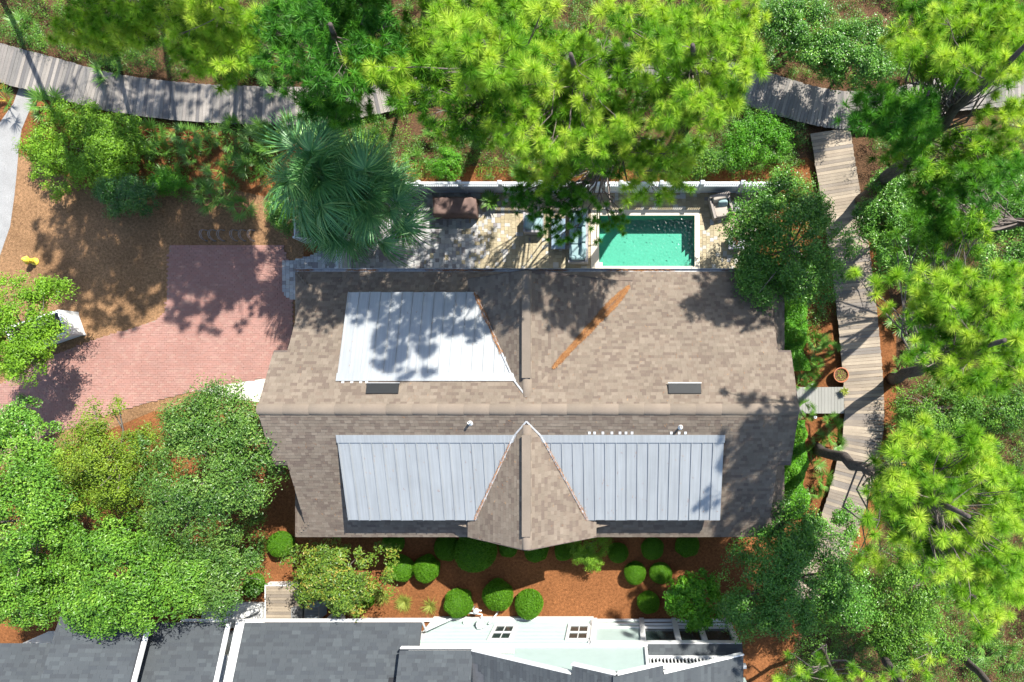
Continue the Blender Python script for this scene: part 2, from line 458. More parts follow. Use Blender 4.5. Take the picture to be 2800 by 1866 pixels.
chips = MB(); chips.poly(WA([(-400, 420), (60, 420), (330, 560), (440, 500), (640, 520), (830, 560), (830, 720), (770, 1300), (600, 1120), (420, 1125), (120, 1250), (-400, 1400)]), .004)
tag(chips.build("woodchip_bed", M['chips']), kind="structure")
fl_ = MB()
fl_.poly([(-60, 60), (60, 60), (60, -60), (12.9, -60), (7.5, -14), (8.5, -10.5), (11.9, -7), (12.6, -3), (12.6, 2.5), (11.2, 8.0), (8.5, 10.0), (5.5, 9.4), (-8, 9.6), (-15, 10.6), (-26, 12.6), (-60, 14)], .004)
tag(fl_.build("forest_floor", M['litter']), kind="structure")
gp = MB(); gp.poly(WA([(110, 205), (97, 259), (85, 293), (59, 356), (51, 415), (46, 475), (40, 534), (28, 620), (0, 700), (-60, 800), (-140, 780), (-60, 600), (-30, 400), (0, 335), (36, 285), (51, 245), (60, 195)]), .008)
tag(gp.build("gravel_path", M['gravel']), kind="structure")

# ---- drive of clay pavers
DRIVE = WA([(465, 672), (772, 671), (790, 720), (800, 820), (800, 1015), (728, 1033), (542, 1067), (440, 1092), (324, 1124), (198, 1170), (119, 1195), (40, 1235), (-60, 1290), (-200, 1330), (-200, 1120), (0, 1052), (80, 1010), (158, 968), (206, 950), (277, 924), (376, 895), (435, 873), (452, 855), (457, 830)])
db = MB(); db.poly(DRIVE, .0, .028)
drive = tag(db.build("driveway", M['joint'], org=W(550, 900)), kind="structure")
Ms = []
bl, bh = .206, .103
for j, y in enumerate(np.arange(-5.2, 6.1, bh)):
    for x in np.arange(-30, -14.6, bl):
        Ms.append((x + (bl / 2 if j % 2 else 0) + rng.normal(0, .003), y + rng.normal(0, .0015)))
P = np.array(Ms); P = P[inpoly(P, DRIVE)]
wob = rng.normal(0, .0016, len(P)); ang = rng.normal(0, .010, len(P))
BM = [bmat((p[0], p[1], .025 + w), (math.cos(a) * (bl - .007), math.sin(a) * (bl - .007), 0), (-math.sin(a) * (bh - .007), math.cos(a) * (bh - .007), 0), (0, 0, .05))
      for p, w, a in zip(P, wob, ang)]
pieces("paver_brick", BM, M['brick'], drive, 300, "paver_bricks_beyond",
       key=lambda i: (BM[i][0, 3] > -15.6) * 99 + np.hypot(BM[i][0, 3] + 19.3, BM[i][1, 3] - 1.0))
cw = MB(); cw.poly(WA([(542, 1069), (600, 1055), (728, 1035), (800, 1020), (800, 1110), (703, 1099), (650, 1092), (600, 1083)]), 0, .04)
tag(cw.build("concrete_apron", M['concrete'], org=W(650, 1070)), kind="structure")

# ---- patio pavers
COP = (-1.32, 3.63, 4.80, 7.58)
PATIO = WA([(772, 714), (800, 713), (850, 700), (890, 682), (925, 664), (945, 640), (945, 531), (2068, 531), (2068, 812), (811, 822), (797, 820), (783, 812), (775, 798)])
pb = MB()
pa = [p[:2] for p in PATIO]
sheet_hole(pb, -12.5, 6.22, 3.6, 8.315, (COP[0] + .01, COP[1] - .01, COP[2] + .01, COP[3] - .01), .02)
pb.poly([p for p in WA([(772, 714), (800, 713), (850, 700), (890, 682), (925, 664), (945, 640), (945, 806), (811, 822), (797, 820), (783, 812), (775, 798)])], .018)
patio = tag(pb.build("patio", M['joint'], org=W(1450, 640)), kind="structure")
u = .085
nx, ny = int(21.7 / u), int(4.85 / u)
occ = np.zeros((nx, ny), bool)
gx = -15.45 + (np.arange(nx) + .5) * u; gy = 3.50 + (np.arange(ny) + .5) * u
GX, GY = np.meshgrid(gx, gy, indexing='ij')
ok = inpoly(np.stack([GX.ravel(), GY.ravel()], 1), pa).reshape(nx, ny)
ok &= ~((GX > COP[0]) & (GX < COP[1]) & (GY > COP[2]) & (GY < COP[3]))
occ = ~ok
sizes = [(2, 2), (3, 2), (2, 3), (2, 2), (3, 3), (2, 2)]
grey, tan = [], []
for j in range(ny):
    for i in range(nx):
        if occ[i, j]: continue
        s = sizes[rng.integers(len(sizes))]
        for w, h in (s, (2, 2), (1, 2), (2, 1), (1, 1)):
            if i + w <= nx and j + h <= ny and not occ[i:i + w, j:j + h].any(): break
        occ[i:i + w, j:j + h] = True
        cx, cy = -15.45 + (i + w / 2) * u, 3.50 + (j + h / 2) * u
        Mx = bmat((cx, cy, .03 + rng.normal(0, .002)), (w * u - .009, 0, 0), (0, h * u - .009, 0), (0, 0, .06))
        t = np.clip((cx + 7.2 + rng.normal(0, .9)) / 1.6, 0, 1)
        (tan if rng.random() < t * .96 else grey).append(Mx)
pk = lambda L: (lambda i: (L[i][1, 3] < 4.82) * 99 + (L[i][0, 3] > 5.1) * 9 + np.hypot(L[i][0, 3] + 6, L[i][1, 3] - 6))
pieces("paver", grey, M['paver_grey'], patio, 150, "grey_pavers_beyond", pk(grey))
pieces("paver", tan, M['paver_tan'], patio, 150, "tan_pavers_beyond", pk(tan))

# ---- pool
m, nt, b = new_mat("turquoise_pool_plaster")
f = noise(nt, 2, 4); f2 = noise(nt, 15, 3, .6)
nt.links.new(mulcol(nt, mulcol(nt, (.115, .34, .27), f, .93, 1.07), f2, .9, 1.1), b.inputs["Base Color"]); b.inputs["Roughness"].default_value = .8  # fine mottle painted into the plaster in place of rippling caustic light
M['plaster'] = m
m = bpy.data.materials.new("pool_water"); m.use_nodes = True; nt = m.node_tree
nt.nodes.remove(nt.nodes["Principled BSDF"])
tr = N(nt, "ShaderNodeBsdfTransparent"); tr.inputs[0].default_value = (.72, .98, .91, 1)
gl = N(nt, "ShaderNodeBsdfGlossy"); gl.inputs["Roughness"].default_value = .2
fr = N(nt, "ShaderNodeFresnel"); fr.inputs[0].default_value = 1.33
mx = N(nt, "ShaderNodeMixShader")
wv = noise(nt, 13, 3, .6); bn = N(nt, "ShaderNodeBump"); bn.inputs["Strength"].default_value = .2; bn.inputs["Distance"].default_value = .02
nt.links.new(wv, bn.inputs["Height"]); nt.links.new(bn.outputs[0], gl.inputs["Normal"])
nt.links.new(fr.outputs[0], mx.inputs[0]); nt.links.new(tr.outputs[0], mx.inputs[1]); nt.links.new(gl.outputs[0], mx.inputs[2])
nt.links.new(mx.outputs[0], nt.nodes["Material Output"].inputs[0])
M['water'] = m
x0, x1, y0, y1 = POOL
pool = empty("swimming_pool", ((x0 + x1) / 2, (y0 + y1) / 2, 0), "rectangular turquoise plunge pool with cream coping on the tan paver patio", "pool")
bs = MB(); D = -.88
bs.quad((x0, y0, D), (x1, y0, D), (x1, y1, D), (x0, y1, D))
bs.quad((x0, y0, D), (x0, y0, .03), (x1, y0, .03), (x1, y0, D)); bs.quad((x1, y1, D), (x1, y1, .03), (x0, y1, .03), (x0, y1, D))
bs.quad((x0, y1, D), (x0, y1, .03), (x0, y0, .03), (x0, y0, D)); bs.quad((x1, y0, D), (x1, y0, .03), (x1, y1, .03), (x1, y1, D))
bs.build("basin", M['plaster'], pool)
c = MB()
c.bb(COP[0], x0 - .0, COP[2], COP[3], .0, .085); c.bb(x1, COP[1], COP[2], COP[3], .0, .085)
c.bb(x0, x1, COP[2], y0, .0, .085); c.bb(x0, x1, y1, COP[3], .0, .085)
c.build("coping", M['coping'], pool)
st = MB()
by = y0 + .27
pts = [(x0 + 1.75 + .27 - .27 * math.sin(a), by - .27 + .27 * math.cos(a)) for a in np.linspace(math.pi / 2, 0, 7)]
st.poly([(x0 + 1.75, y0)] + pts + [(x1, by), (x1, y0)], D + .01, -.40)
st.build("bench_step", M['plaster'], pool)
for k, (s, z) in enumerate(((1.15, -.62), (.78, -.36), (.42, -.18))):
    t = MB(); t.poly([(x1 - s - .1, y0 + .003 * k + .003), (x1 - .003 * k - .003, y0 + .003 * k + .003), (x1 - .003 * k - .003, y0 + s + .1)], D + .01 + .01 * k, z)
    t.build("corner_step", M['plaster'], pool)
gxn, gyn = 150, 80
WX, WYg = np.meshgrid(np.linspace(x0, x1, gxn), np.linspace(y0, y1, gyn), indexing='ij')
wz = np.zeros_like(WX)
for k in range(26):
    th = rng.random() * 6.28; kk = rng.uniform(24, 62); wz += .032 / kk * np.sin(kk * (WX * math.cos(th) + WYg * math.sin(th)) + rng.random() * 6.28)
Vw = np.stack([WX, WYg, -.07 + wz], 2).reshape(-1, 3) - np.array(chain(pool))
ii = (np.arange(gxn - 1)[:, None] * gyn + np.arange(gyn - 1)[None]).ravel()
wo = link(bpy.data.objects.new("water_surface", make_mesh("water_surface", Vw, np.stack([ii, ii + gyn, ii + gyn + 1, ii + 1], 1), None, (M['water'],), True)))
wo.parent = pool
sk = MB(); sk.bb(x0 + .001, x0 + .16, y0 + .001, y0 + .17, -.3, .0851)
sk.build("skimmer_corner", M['coping'], pool)

# ================================================================== BOARDWALKS
def spline(pts, step):
    P = np.array(pts, float); P = np.concatenate([[2 * P[0] - P[1]], P, [2 * P[-1] - P[-2]]])
    out = []
    for i in range(1, len(P) - 2):
        t = np.linspace(0, 1, 60, endpoint=False)[:, None]
        a, b_, c_, d = P[i - 1], P[i], P[i + 1], P[i + 2]
        out.append(.5 * (2 * b_ + (c_ - a) * t + (2 * a - 5 * b_ + 4 * c_ - d) * t ** 2 + (3 * b_ - a - 3 * c_ + d) * t ** 3))
    Q = np.concatenate(out + [P[-2:-1]])
    s = np.concatenate([[0], np.cumsum(np.linalg.norm(np.diff(Q, axis=0), axis=1))])
    ss = np.arange(0, s[-1], step)
    C = np.stack([np.interp(ss, s, Q[:, k]) for k in range(Q.shape[1])], 1)
    T = np.gradient(C, axis=0); T /= np.linalg.norm(T, axis=1)[:, None]
    return C, T

def boardwalk(label, name, pts, width, z, mat, key=None, most=300, step=.148, trim=None):
    C, T = spline([W(p[0], p[1], z)[:2] for p in pts], step)
    root = empty(name, (C[len(C) // 2][0], C[len(C) // 2][1], 0), label, "boardwalk")
    Ms = []
    for c_, t in zip(C, T):
        nrm = np.array([-t[1], t[0]])
        L = width + rng.normal(0, .012); a = rng.normal(0, .004)
        tt = np.array([t[0] * math.cos(a) - t[1] * math.sin(a), t[0] * math.sin(a) + t[1] * math.cos(a)])
        nn = np.array([-tt[1], tt[0]])
        sh = rng.normal(0, .008)
        Ms.append(bmat((c_[0] + nn[0] * sh, c_[1] + nn[1] * sh, z - .019 + rng.normal(0, .0025)), (tt[0] * (step - .009), tt[1] * (step - .009), 0), (nn[0] * L, nn[1] * L, 0), (0, 0, .038)))
    pieces("plank", Ms, mat, root, most, "planks_beyond", key and (lambda i: key(Ms[i][:3, 3])))
    for off in (-.46, 0, .46):
        s = MB(); nrm = np.stack([-T[:, 1], T[:, 0]], 1)
        L = C + nrm * off * width
        idx = list(range(0, len(L), 6)) + [len(L) - 1]
        for i, j in zip(idx[:-1], idx[1:]):
            s.bar((L[i][0], L[i][1], z - .13), (L[j][0], L[j][1], z - .13), .05, .18)
        s.build("stringer", M['joist'], root)
    pst = MB()
    for i in range(0, len(C), 16):
        for sgn in (-.42, .42):
            q = C[i] + np.array([-T[i][1], T[i][0]]) * sgn * width
            p1 = MB(); p1.bb(q[0] - .05, q[0] + .05, q[1] - .05, q[1] + .05, 0, z - .23)
            if z > .26: p1.build("post", M['joist'], root)
    return root

WALK_A = [(-90, 150), (0, 172), (150, 212), (300, 252), (500, 278), (700, 288), (850, 288), (1000, 266), (1150, 228), (1300, 190), (1500, 160), (1700, 165), (1900, 197), (2050, 237), (2217, 287), (2325, 302), (2440, 295), (2570, 260), (2700, 243), (2880, 235)]
WALK_B = [(2271, 362), (2285, 450), (2303, 560), (2325, 700), (2343, 850), (2357, 1000), (2363, 1110), (2358, 1200), (2336, 1300), (2300, 1420), (2250, 1540), (2190, 1640)]
boardwalk("long grey weathered boardwalk curving through the trees behind the pool fence", "boardwalk", WALK_A, 1.72, .36, M['plank'],
          key=lambda p: (np.hypot(p[0], p[1]) if (p[0] < -8 or p[0] > 5) else 99))
boardwalk("brown plank boardwalk running beside the house to the grey boardwalk junction", "boardwalk", WALK_B, 1.80, .30, M['plank_warm'])
# short entry bridge of composite boards
x_l, x_r = W(2150, 1060, .3).x, W(2308, 1060, .3).x
yt, yb_ = W(0, 1059, .3).y, W(0, 1131, .3).y
dk = empty("entry_bridge", ((x_l + x_r) / 2, (yt + yb_) / 2, 0), "short pale grey board bridge between the house and the brown boardwalk", "deck")
wbd = (x_r - x_l) / 18
pieces("plank", [bmat((x_l + (i + .5) * wbd, (yt + yb_) / 2, .285 + rng.normal(0, .001)), (wbd - .008, 0, 0), (0, yt - yb_, 0), (0, 0, .03)) for i in range(18)], M['board_grey'], dk)
for yy in (yt - .06, (yt + yb_) / 2, yb_ + .06):
    s = MB(); s.bb(x_l, x_r, yy - .03, yy + .03, 0.0, .265); s.build("joist", M['joist'], dk)

# ================================================================== MAIN HOUSE
HX0, HX1, UX0, UX1, PX0, PX1 = -12.42, 5.90, -12.93, 6.39, -12.95, 6.56
YR, ZR, YE0, YE1, ZE = -1.17, 6.54, -6.40, 4.17, 3.70
ST, SB = (ZR - ZE) / (YE1 - YR), (ZR - ZE) / (YR - YE0)
XG, ZG, SG, GH = -3.36, 6.30, .61, 2.45
GY1, GY0 = 3.83, -6.25
DORM = [(-10.3, -3.4, -.13, 6.0, 3.19, 5.0), (-10.3, -3.4, -2.16, 6.0, -5.44, 5.0), (-3.32, 3.8, -2.16, 6.0, -5.44, 5.0)]  # x0 x1 ytop ztop yeave zeave
def z_main(x, y): return ZR - (ST * (y - YR) if y > YR else SB * (YR - y))
def z_gab(x, y):
    if not (GY0 < y < GY1): return -9
    lim = GH if (y < YR or x < XG) else 5.2
    return ZG - SG * abs(x - XG) if abs(x - XG) < lim else -9
def z_dorm(x, y):
    z = -9
    for a, b_, yt_, zt, ye, ze in DORM:
        lo, hi = min(yt_, ye), max(yt_, ye)
        if a < x < b_ and lo < y < hi: z = max(z, zt + (ze - zt) * (y - yt_) / (ye - yt_))
    return z

house = empty("beach_house", (-3.3, -1.2, 0), "large house with tan shingle roof, cross gable and silver metal dormer roofs", "house")
w = MB()
def prism_x(mb, prof, xa, xb):
    n = len(prof); V = [(xa, p[0], p[1]) for p in prof] + [(xb, p[0], p[1]) for p in prof]
    mb.add(V, [(i, (i + 1) % n, (i + 1) % n + n, i + n) for i in range(n)])
    cen = len(V)
    for o_ in (0, n):
        c_ = np.mean(np.array(V)[o_:o_ + n], axis=0)
        mb.add(list(np.array(V)[o_:o_ + n]) + [c_], None, [(i, (i + 1) % n, n) if o_ else ((i + 1) % n, i, n) for i in range(n)])
def prism_y(mb, prof, ya, yb):
    n = len(prof); V = [(p[0], ya, p[1]) for p in prof] + [(p[0], yb, p[1]) for p in prof]
    mb.add(V, [((i + 1) % n, i, i + n, (i + 1) % n + n) for i in range(n)])
    for o_ in (0, n):
        A = np.array(V)[o_:o_ + n]; c_ = A.mean(axis=0)
        mb.add(list(A) + [c_], None, [((i + 1) % n, i, n) if o_ else (i, (i + 1) % n, n) for i in range(n)])
prism_x(w, [(-5.9, 0), (3.65, 0), (3.65, 3.72), (-1.17, 6.26), (-5.9, 3.72)], -12.1, 5.62)
w.build("wall", M['siding'], house)
w = MB(); prism_y(w, [(-5.6, 0), (-1.12, 0), (-1.12, 4.75), (-3.36, 6.1), (-5.6, 4.75)], -6.05, -5.0)
w.build("gable_wall", M['siding'], house)
w = MB(); prism_y(w, [(-5.6, 3.4), (.45, 3.4), (.45, 3.8), (-3.36, 6.1), (-5.6, 4.72)], 2.9, 3.58)
w.build("gable_wall", M['siding'], house)
for (xa, xb, y_a, z_a, y_e, z_e) in DORM:
    s = 1 if y_e > y_a else -1
    w = MB(); prism_x(w, [(y_a, 5.2), (y_e - .25 * s, 3.9), (y_e - .25 * s, z_e - .02), (y_a, z_a - .1)], xa + .18, xb - (.18 if xb > 0 else 0))
    w.build("dormer_wall", M['siding'], house)

# roof decks
rd = MB()
def slab(mb, q, th=.10):
    q = [np.array(p, float) for p in q]
    n = np.cross(q[1] - q[0], q[3] - q[0]); n /= np.linalg.norm(n)
    if n[2] < 0: q.reverse(); n = -n
    V = q + [p - n * th for p in q]
    mb.add(V, [(0, 1, 2, 3), (7, 6, 5, 4), (0, 4, 5, 1), (1, 5, 6, 2), (2, 6, 7, 3), (3, 7, 4, 0)])
US = 2.15
for s, S_, ye in ((1, ST, YE1), (-1, SB, YE0)):
    ym = YR + s * US
    slab(rd, [(UX0, YR, ZR), (UX1, YR, ZR), (UX1, ym, ZR - S_ * US), (UX0, ym, ZR - S_ * US)])
    slab(rd, [(HX0, ym, ZR - S_ * US), (HX1, ym, ZR - S_ * US), (HX1, ye, ZE), (HX0, ye, ZE)])
for xo, xi, sg in ((PX0, -12.0, 1), (PX1, 5.55, -1)):
    d = abs(xi - xo)
    slab(rd, [(xo, YE0, ZE), (xo, YE1, ZE), (xi, YE1 - d, ZE + d * ST), (xi, YE0 + d, ZE + d * ST)], .06)
    for ye, s in ((YE1, -1), (YE0, 1)):
        rd.add([(xo, ye, ZE), (xi, ye, ZE), (xi, ye + s * d, ZE + d * ST)], None, [(0, 1, 2) if s * sg > 0 else (0, 2, 1)])
roof = rd.build("roof", M['deckroof'], house)
gd = MB()
slab(gd, [(XG, GY0, ZG), (XG, GY1, ZG), (XG - GH, GY1 - .12, ZG - SG * GH), (XG - GH, GY0 + .12, ZG - SG * GH)])
slab(gd, [(XG, GY0, ZG), (XG, -1, ZG), (XG + GH, -1, ZG - SG * GH), (XG + GH, GY0 + .12, ZG - SG * GH)])
slab(gd, [(XG, -1.6, ZG), (XG, GY1, ZG), (XG + 4.1, GY1 - .1, ZG - SG * 4.1), (XG + 4.1, -1.6, ZG - SG * 4.1)])
groof = gd.build("gable_roof", M['deckroof'], house)

def shingles(O, U, Vv, vlen, urange, keep, exp_=.128, wl=(.12, .27), th=.011):
    O, U, Vv = [np.array(a, float) for a in (O, U, Vv)]
    U /= np.linalg.norm(U); Vv /= np.linalg.norm(Vv); nn = np.cross(U, Vv)
    if nn[2] < 0: nn = -nn
    out = []; v = 0.0
    while v < vlen - .02:
        u0, u1 = urange(v); x = u0
        x -= rng.uniform(0, .3)
        while x < u1:
            wd = rng.uniform(*wl)
            a, b_ = max(x, u0), min(x + wd, u1); x += wd
            if b_ - a < .05: continue
            L = min(exp_ + .028, vlen - v)
            c_ = O + U * (a + b_) / 2 + Vv * (v + L / 2)
            if not keep(c_): continue
            rise = rng.choice([0, 0, .005])
            out.append(bmat(c_ + nn * (.013 + rise), U * (b_ - a - .004), Vv * L - nn * .010, nn * th))
        v += exp_
    return out
SH = []
def lim(v, S_):
    run = v * 1 / math.sqrt(1 + S_ * S_)          # horizontal distance from the eave
    tot = (YE1 - YR)
    if run > tot - US: return UX0, UX1
    if run < .53: return PX0 + run, PX1 - run if PX1 - run > HX1 else HX1
    return HX0, HX1
def kmain(c_):
    return c_[2] > max(z_gab(c_[0], c_[1]), z_dorm(c_[0], c_[1])) - .04
vl = math.hypot(YE1 - YR, ZR - ZE)
SH += shingles((0, YE1, ZE), (1, 0, 0), (0, -1, ST), vl - .1, lambda v: lim(v, ST), kmain)
SH += shingles((0, YE0, ZE), (1, 0, 0), (0, 1, SB), math.hypot(YR - YE0, ZR - ZE) - .1, lambda v: lim(v, SB), kmain)
for xo, sg in ((PX0, 1), (PX1, -1)):
    SH += shingles((xo, 0, ZE), (0, 1, 0), (sg, 0, ST), .8, lambda v: (YE0 + v * .85, YE1 - v * .85), lambda c_: True)
def kgab(c_):
    return z_gab(c_[0], c_[1]) > -5 and c_[2] > max(z_main(c_[0], c_[1]), z_dorm(c_[0], c_[1])) - .04
ng = len(SH)
GS = []
q = math.sqrt(1 + SG * SG)
GS += shingles((XG - GH, 0, ZG - SG * GH), (0, 1, 0), (1, 0, SG), GH * q - .08, lambda v: (GY0 + .1 * (1 - v / (GH * q)), GY1 - .1 * (1 - v / (GH * q))), kgab)
GS += shingles((XG + GH, 0, ZG - SG * GH), (0, 1, 0), (-1, 0, SG), GH * q - .08, lambda v: (GY0 + .1 * (1 - v / (GH * q)), YR), kgab)
GS += shingles((XG + 4.1, 0, ZG - SG * 4.1), (0, 1, 0), (-1, 0, SG), 4.1 * q - .08, lambda v: (YR, GY1 - .08), kgab)
hid = lambda L: (lambda i: (np.linalg.norm(L[i][:3, 3] - np.array([0, 0, CAM_H])) + (9 if L[i][1, 3] > 1.5 and L[i][0, 3] > 3.5 else 0)))
pieces("shingle", SH, M['shingle'], roof, 200, "shingles_beyond", hid(SH))
pieces("shingle", GS, M['shingle'], groof, 100, "shingles_beyond", hid(GS))
# ridge cap pieces: low arch profile
def cap_unit(name, mat):
    a = np.array([(-.5, -.9), (-.3, -.1), (0, .12), (.3, -.1), (.5, -.9)])
    V = [(x, p[0], p[1]) for x in (-.5, .5) for p in a]; Q = [(i, i + 1, i + 6, i + 5) for i in range(4)]
    T = [(0, 5, 2)]
    return make_mesh(name, V, [(i, i + 5, i + 6, i + 1) for i in range(4)], [(0, 1, 4), (1, 2, 3), (1, 3, 4), (5, 9, 6), (6, 8, 7), (6, 9, 8)], (mat,), True)
cu = cap_unit("ridge_cap", M['shingle_cap'])
nc = 21; Lc = (UX1 - UX0) / nc
pieces("ridge_cap", [bmat((UX0 + (i + .5) * Lc, YR, ZR + .055 + .004 * (i % 2)), (Lc, 0, 0), (0, .40, 0), (0, 0, .13)) for i in range(nc)], M['shingle_cap'], roof, unit=cu)
for ya, yb in ((-.75, GY1 - .02), (GY0 + .02, -1.75)):
    n = int((yb - ya) / .62)
    L = (yb - ya) / n
    pieces("ridge_cap", [bmat((XG, ya + (i + .5) * L, ZG + .045 + .004 * (i % 2)), (0, L, 0), (-.36, 0, 0), (0, 0, .15)) for i in range(n)], M['shingle_cap'], groof, unit=cu)
for ya, yb in ((-.05, 2.95), (-5.75, -2.1)):
    v = MB(); v.obox((XG, (ya + yb) / 2, ZG + .075), (.155, 0, 0), (0, (yb - ya) / 2, 0), (0, 0, .03))
    v.build("ridge_vent", M['shingle_cap'], groof)

# standing-seam dormer roofs
def panel_unit(name):
    mb = MB()
    mb.bb(-.5, .5, -.5, .5, -.5, 0)
    mb.bb(-.5, -.445, -.5, .5, .001, 1.0)
    return mb.mesh(name, M['metal_roof'])
for k, (xa, xb, y_a, z_a, y_e, z_e) in enumerate(DORM):
    dv = np.array([0, y_e - y_a, z_e - z_a]); Ld = np.linalg.norm(dv); dv /= Ld
    nn = np.cross((1, 0, 0), dv); nn = nn if nn[2] > 0 else -nn
    mid = np.array([(xa + xb) / 2, (y_a + y_e) / 2, (z_a + z_e) / 2])
    base = MB(); base.obox(mid - nn * .05, ((xb - xa) / 2 - .01, 0, 0), dv * (Ld / 2 - .02), nn * .045)
    dr = base.build("dormer_roof", M['white'], house)
    pu = panel_unit("metal_panel"); npn = round((xb - xa) / .405); wp = (xb - xa) / npn
    pieces("metal_panel", [bmat(mid + np.array([(i + .5) * wp - (xb - xa) / 2, 0, 0]) + nn * (.022 + .0015 * (i % 2)), (wp - .003, 0, 0), dv * Ld * (1 + .004 * (i % 3)), nn * .04) for i in range(npn)], None, dr, unit=pu)
    fl = MB(); fl.obox(mid - dv * (Ld / 2 - .10) + nn * .055, ((xb - xa) / 2 + .03, 0, 0), dv * .15, nn * .012)
    fl.build("head_flashing", M['metal_roof'], dr)
# valley flashing where the gable meets the dormers, and step flashing
def zd(k, y): a = DORM[k]; return a[3] + (a[5] - a[3]) * (y - a[2]) / (a[4] - a[2])
for k, sx in ((0, -1), (1, -1), (2, 1)):
    v = MB(); ya, yb = DORM[k][2], DORM[k][4]
    pts = [(XG + sx * (ZG - zd(k, y)) / SG, y, zd(k, y) + .075) for y in np.linspace(ya, yb, 6)]
    s = 1 if k == 0 else -1
    ym = YR + s * ((ZR - ZG) / (ST if k == 0 else SB))
    pts = [(XG, ym, ZG + .05)] + pts
    for a, b_ in zip(pts[:-1], pts[1:]): v.bar(a, b_, .06, .02)
    v.build("valley_flashing", M['gutter'], roof)
for (pxa, pxb, py, y_) in ((940, 1012, 1044, 0), (1612, 1745, 1184, 0), (1835, 1890, 1184, 0)):
    x = pxa
    while x < pxb:
        p = W(x, py, 5.98); zz = z_main(p.x, p.y)
        f = MB(); sl = ST if p.y > YR else -SB
        f.obox((p.x, p.y, zz + .035), (.045, 0, 0), (0, .05, -.05 * sl), (0, .003, .006))
        f.build("step_flashing", M['white'], roof); x += rng.uniform(14, 26)
# attic vents and plumbing vents
for pxa, pxb in ((1002, 1090), (1828, 1917)):
    a, b_ = W(pxa, 1066, 6.25), W(pxb, 1066, 6.25); cx = (a.x + b_.x) / 2; wv_ = b_.x - a.x
    yv = a.y; zz = z_main(cx, yv)
    up = np.array([0, -1, ST]); up /= np.linalg.norm(up); nn = np.array([0, ST, 1]) / math.sqrt(1 + ST * ST)
    v = MB(); v.obox(np.array([cx, yv, zz]) + nn * .09, (wv_ / 2, 0, 0), up * .19 - nn * .035, nn * .02)
    v.obox(np.array([cx, yv, zz]) + nn * .045, (wv_ / 2 - .04, 0, 0), up * .15, nn * .04)
    vo = v.build("attic_vent", M['vent_dark'], roof)
    l = MB(); l.obox(np.array([cx, yv, zz]) + nn * .135 - up * .2, (wv_ / 2 + .02, 0, 0), up * .02, nn * .02)
    l.build("vent_lip", M['steel'], roof)
for px, py in ((1284, 1156), (1862, 1168)):
    p = W(px, py, 6.4); zz = z_main(p.x, p.y)
    v = MB(); v.tube([(p.x, p.y, zz - .05), (p.x, p.y, zz + .30)], .045, 10, False); v.lathe((p.x, p.y, zz), [(.045, .3), (.03, .3), (.03, .1)], 10)
    v.lathe((p.x, p.y, zz), [(.13, -.04), (.05, .08)], 10)
    v.build("plumbing_vent", M['white'], roof, True)
# gutter along the pool side, gable trims
gx0, gx1 = PX0, PX1 - .04
gt = MB()
gt.bb(gx0, gx1, YE1 + .015, YE1 + .15, ZE - .12, ZE - .10); gt.bb(gx0, gx1, YE1 + .13, YE1 + .15, ZE - .10, ZE - .005); gt.bb(gx0, gx1, YE1 + .015, YE1 + .03, ZE - .10, ZE - .03)
gut = gt.build("gutter", M['gutter'], house)
lf = MB()
for i in range(900):
    x = rng.uniform(gx0, gx1); a = rng.normal(0, .5); L = rng.uniform(.05, .12)
    if math.sin(x * 1.7) + math.sin(x * .9 + 1) < -.3: continue
    d = np.array([math.cos(a), math.sin(a) * .5, rng.uniform(-.2, .2)]) * L
    lf.obox((x, YE1 + rng.uniform(.04, .12), ZE - .08 + rng.uniform(0, .08)), d, (0, .004, 0), (0, 0, .002))
tag(lf.build("gutter_litter", M['straw'], house), kind="stuff")
for sgn, yy in ((1, GY0), (-1, GY1)):
    for sx in (-1, 1):
        t = MB(); h = GH if (yy < 0 or sx < 0) else 3.9
        t.bar((XG, yy - .02 * sgn, ZG - .07), (XG + sx * h, yy + .11 * sgn, ZG - SG * h - .07), .03, .14); t.build("barge_board", M['deckroof'], house)
# pointed returns beside the lower gable corners
for sx in (-1, 1):
    x = XG + sx * GH; t = MB(); z = 4.62
    t.add([(x - sx * .2, -5.85, z + .12), (x + sx * .62, -5.72, z - .1), (x - sx * .2, -5.55, z + .02), (x, -5.75, z - .25)], None, [(0, 1, 2), (0, 3, 1), (1, 3, 2), (0, 2, 3)])
    t.build("gable_return", M['shingle_cap'], house)
# pine straw lying in the pool-side valley and against the dormers
def straw(name, label, path, wid, n, ln=(.08, .2)):
    path = np.array(path, float)
    s = rng.random(n) * (len(path) - 1); i = np.minimum(s.astype(int), len(path) - 2); f = (s - i)[:, None]
    c_ = path[i] * (1 - f) + path[i + 1] * f
    wd = np.interp(s / (len(path) - 1), np.linspace(0, 1, len(wid)), wid)
    a = rng.random(n) * 6.28; r = wd * np.sqrt(rng.random(n)) * rng.choice([-1, 1], n)
    dirp = path[-1] - path[0]; side = np.cross(dirp, (0, 0, 1)); side /= np.linalg.norm(side)
    c_ = c_ + side * r[:, None] + np.array([0, 0, 1]) * (.5 * np.abs(r) * .75 + rng.random(n) * .06 + .02)[:, None]
    base_a = math.atan2(dirp[1], dirp[0])
    a = base_a + rng.normal(0, .7, n); L = rng.uniform(*ln, n) / 2
    d = np.stack([np.cos(a) * L, np.sin(a) * L, rng.normal(0, .15, n) * L], 1)
    sd = np.stack([-np.sin(a), np.cos(a), np.zeros(n)], 1) * .0045
    up = np.array([0, 0, .003])
    V = np.stack([c_ - d - sd, c_ - d + sd, c_ + d + up], 1).reshape(-1, 3)
    org = path.mean(axis=0)
    o = mobj(name, make_mesh(name, V - org, None, np.arange(len(V)).reshape(-1, 3), (M['straw'],)), None, org)
    return tag(o, label, "pine straw", kind="stuff")
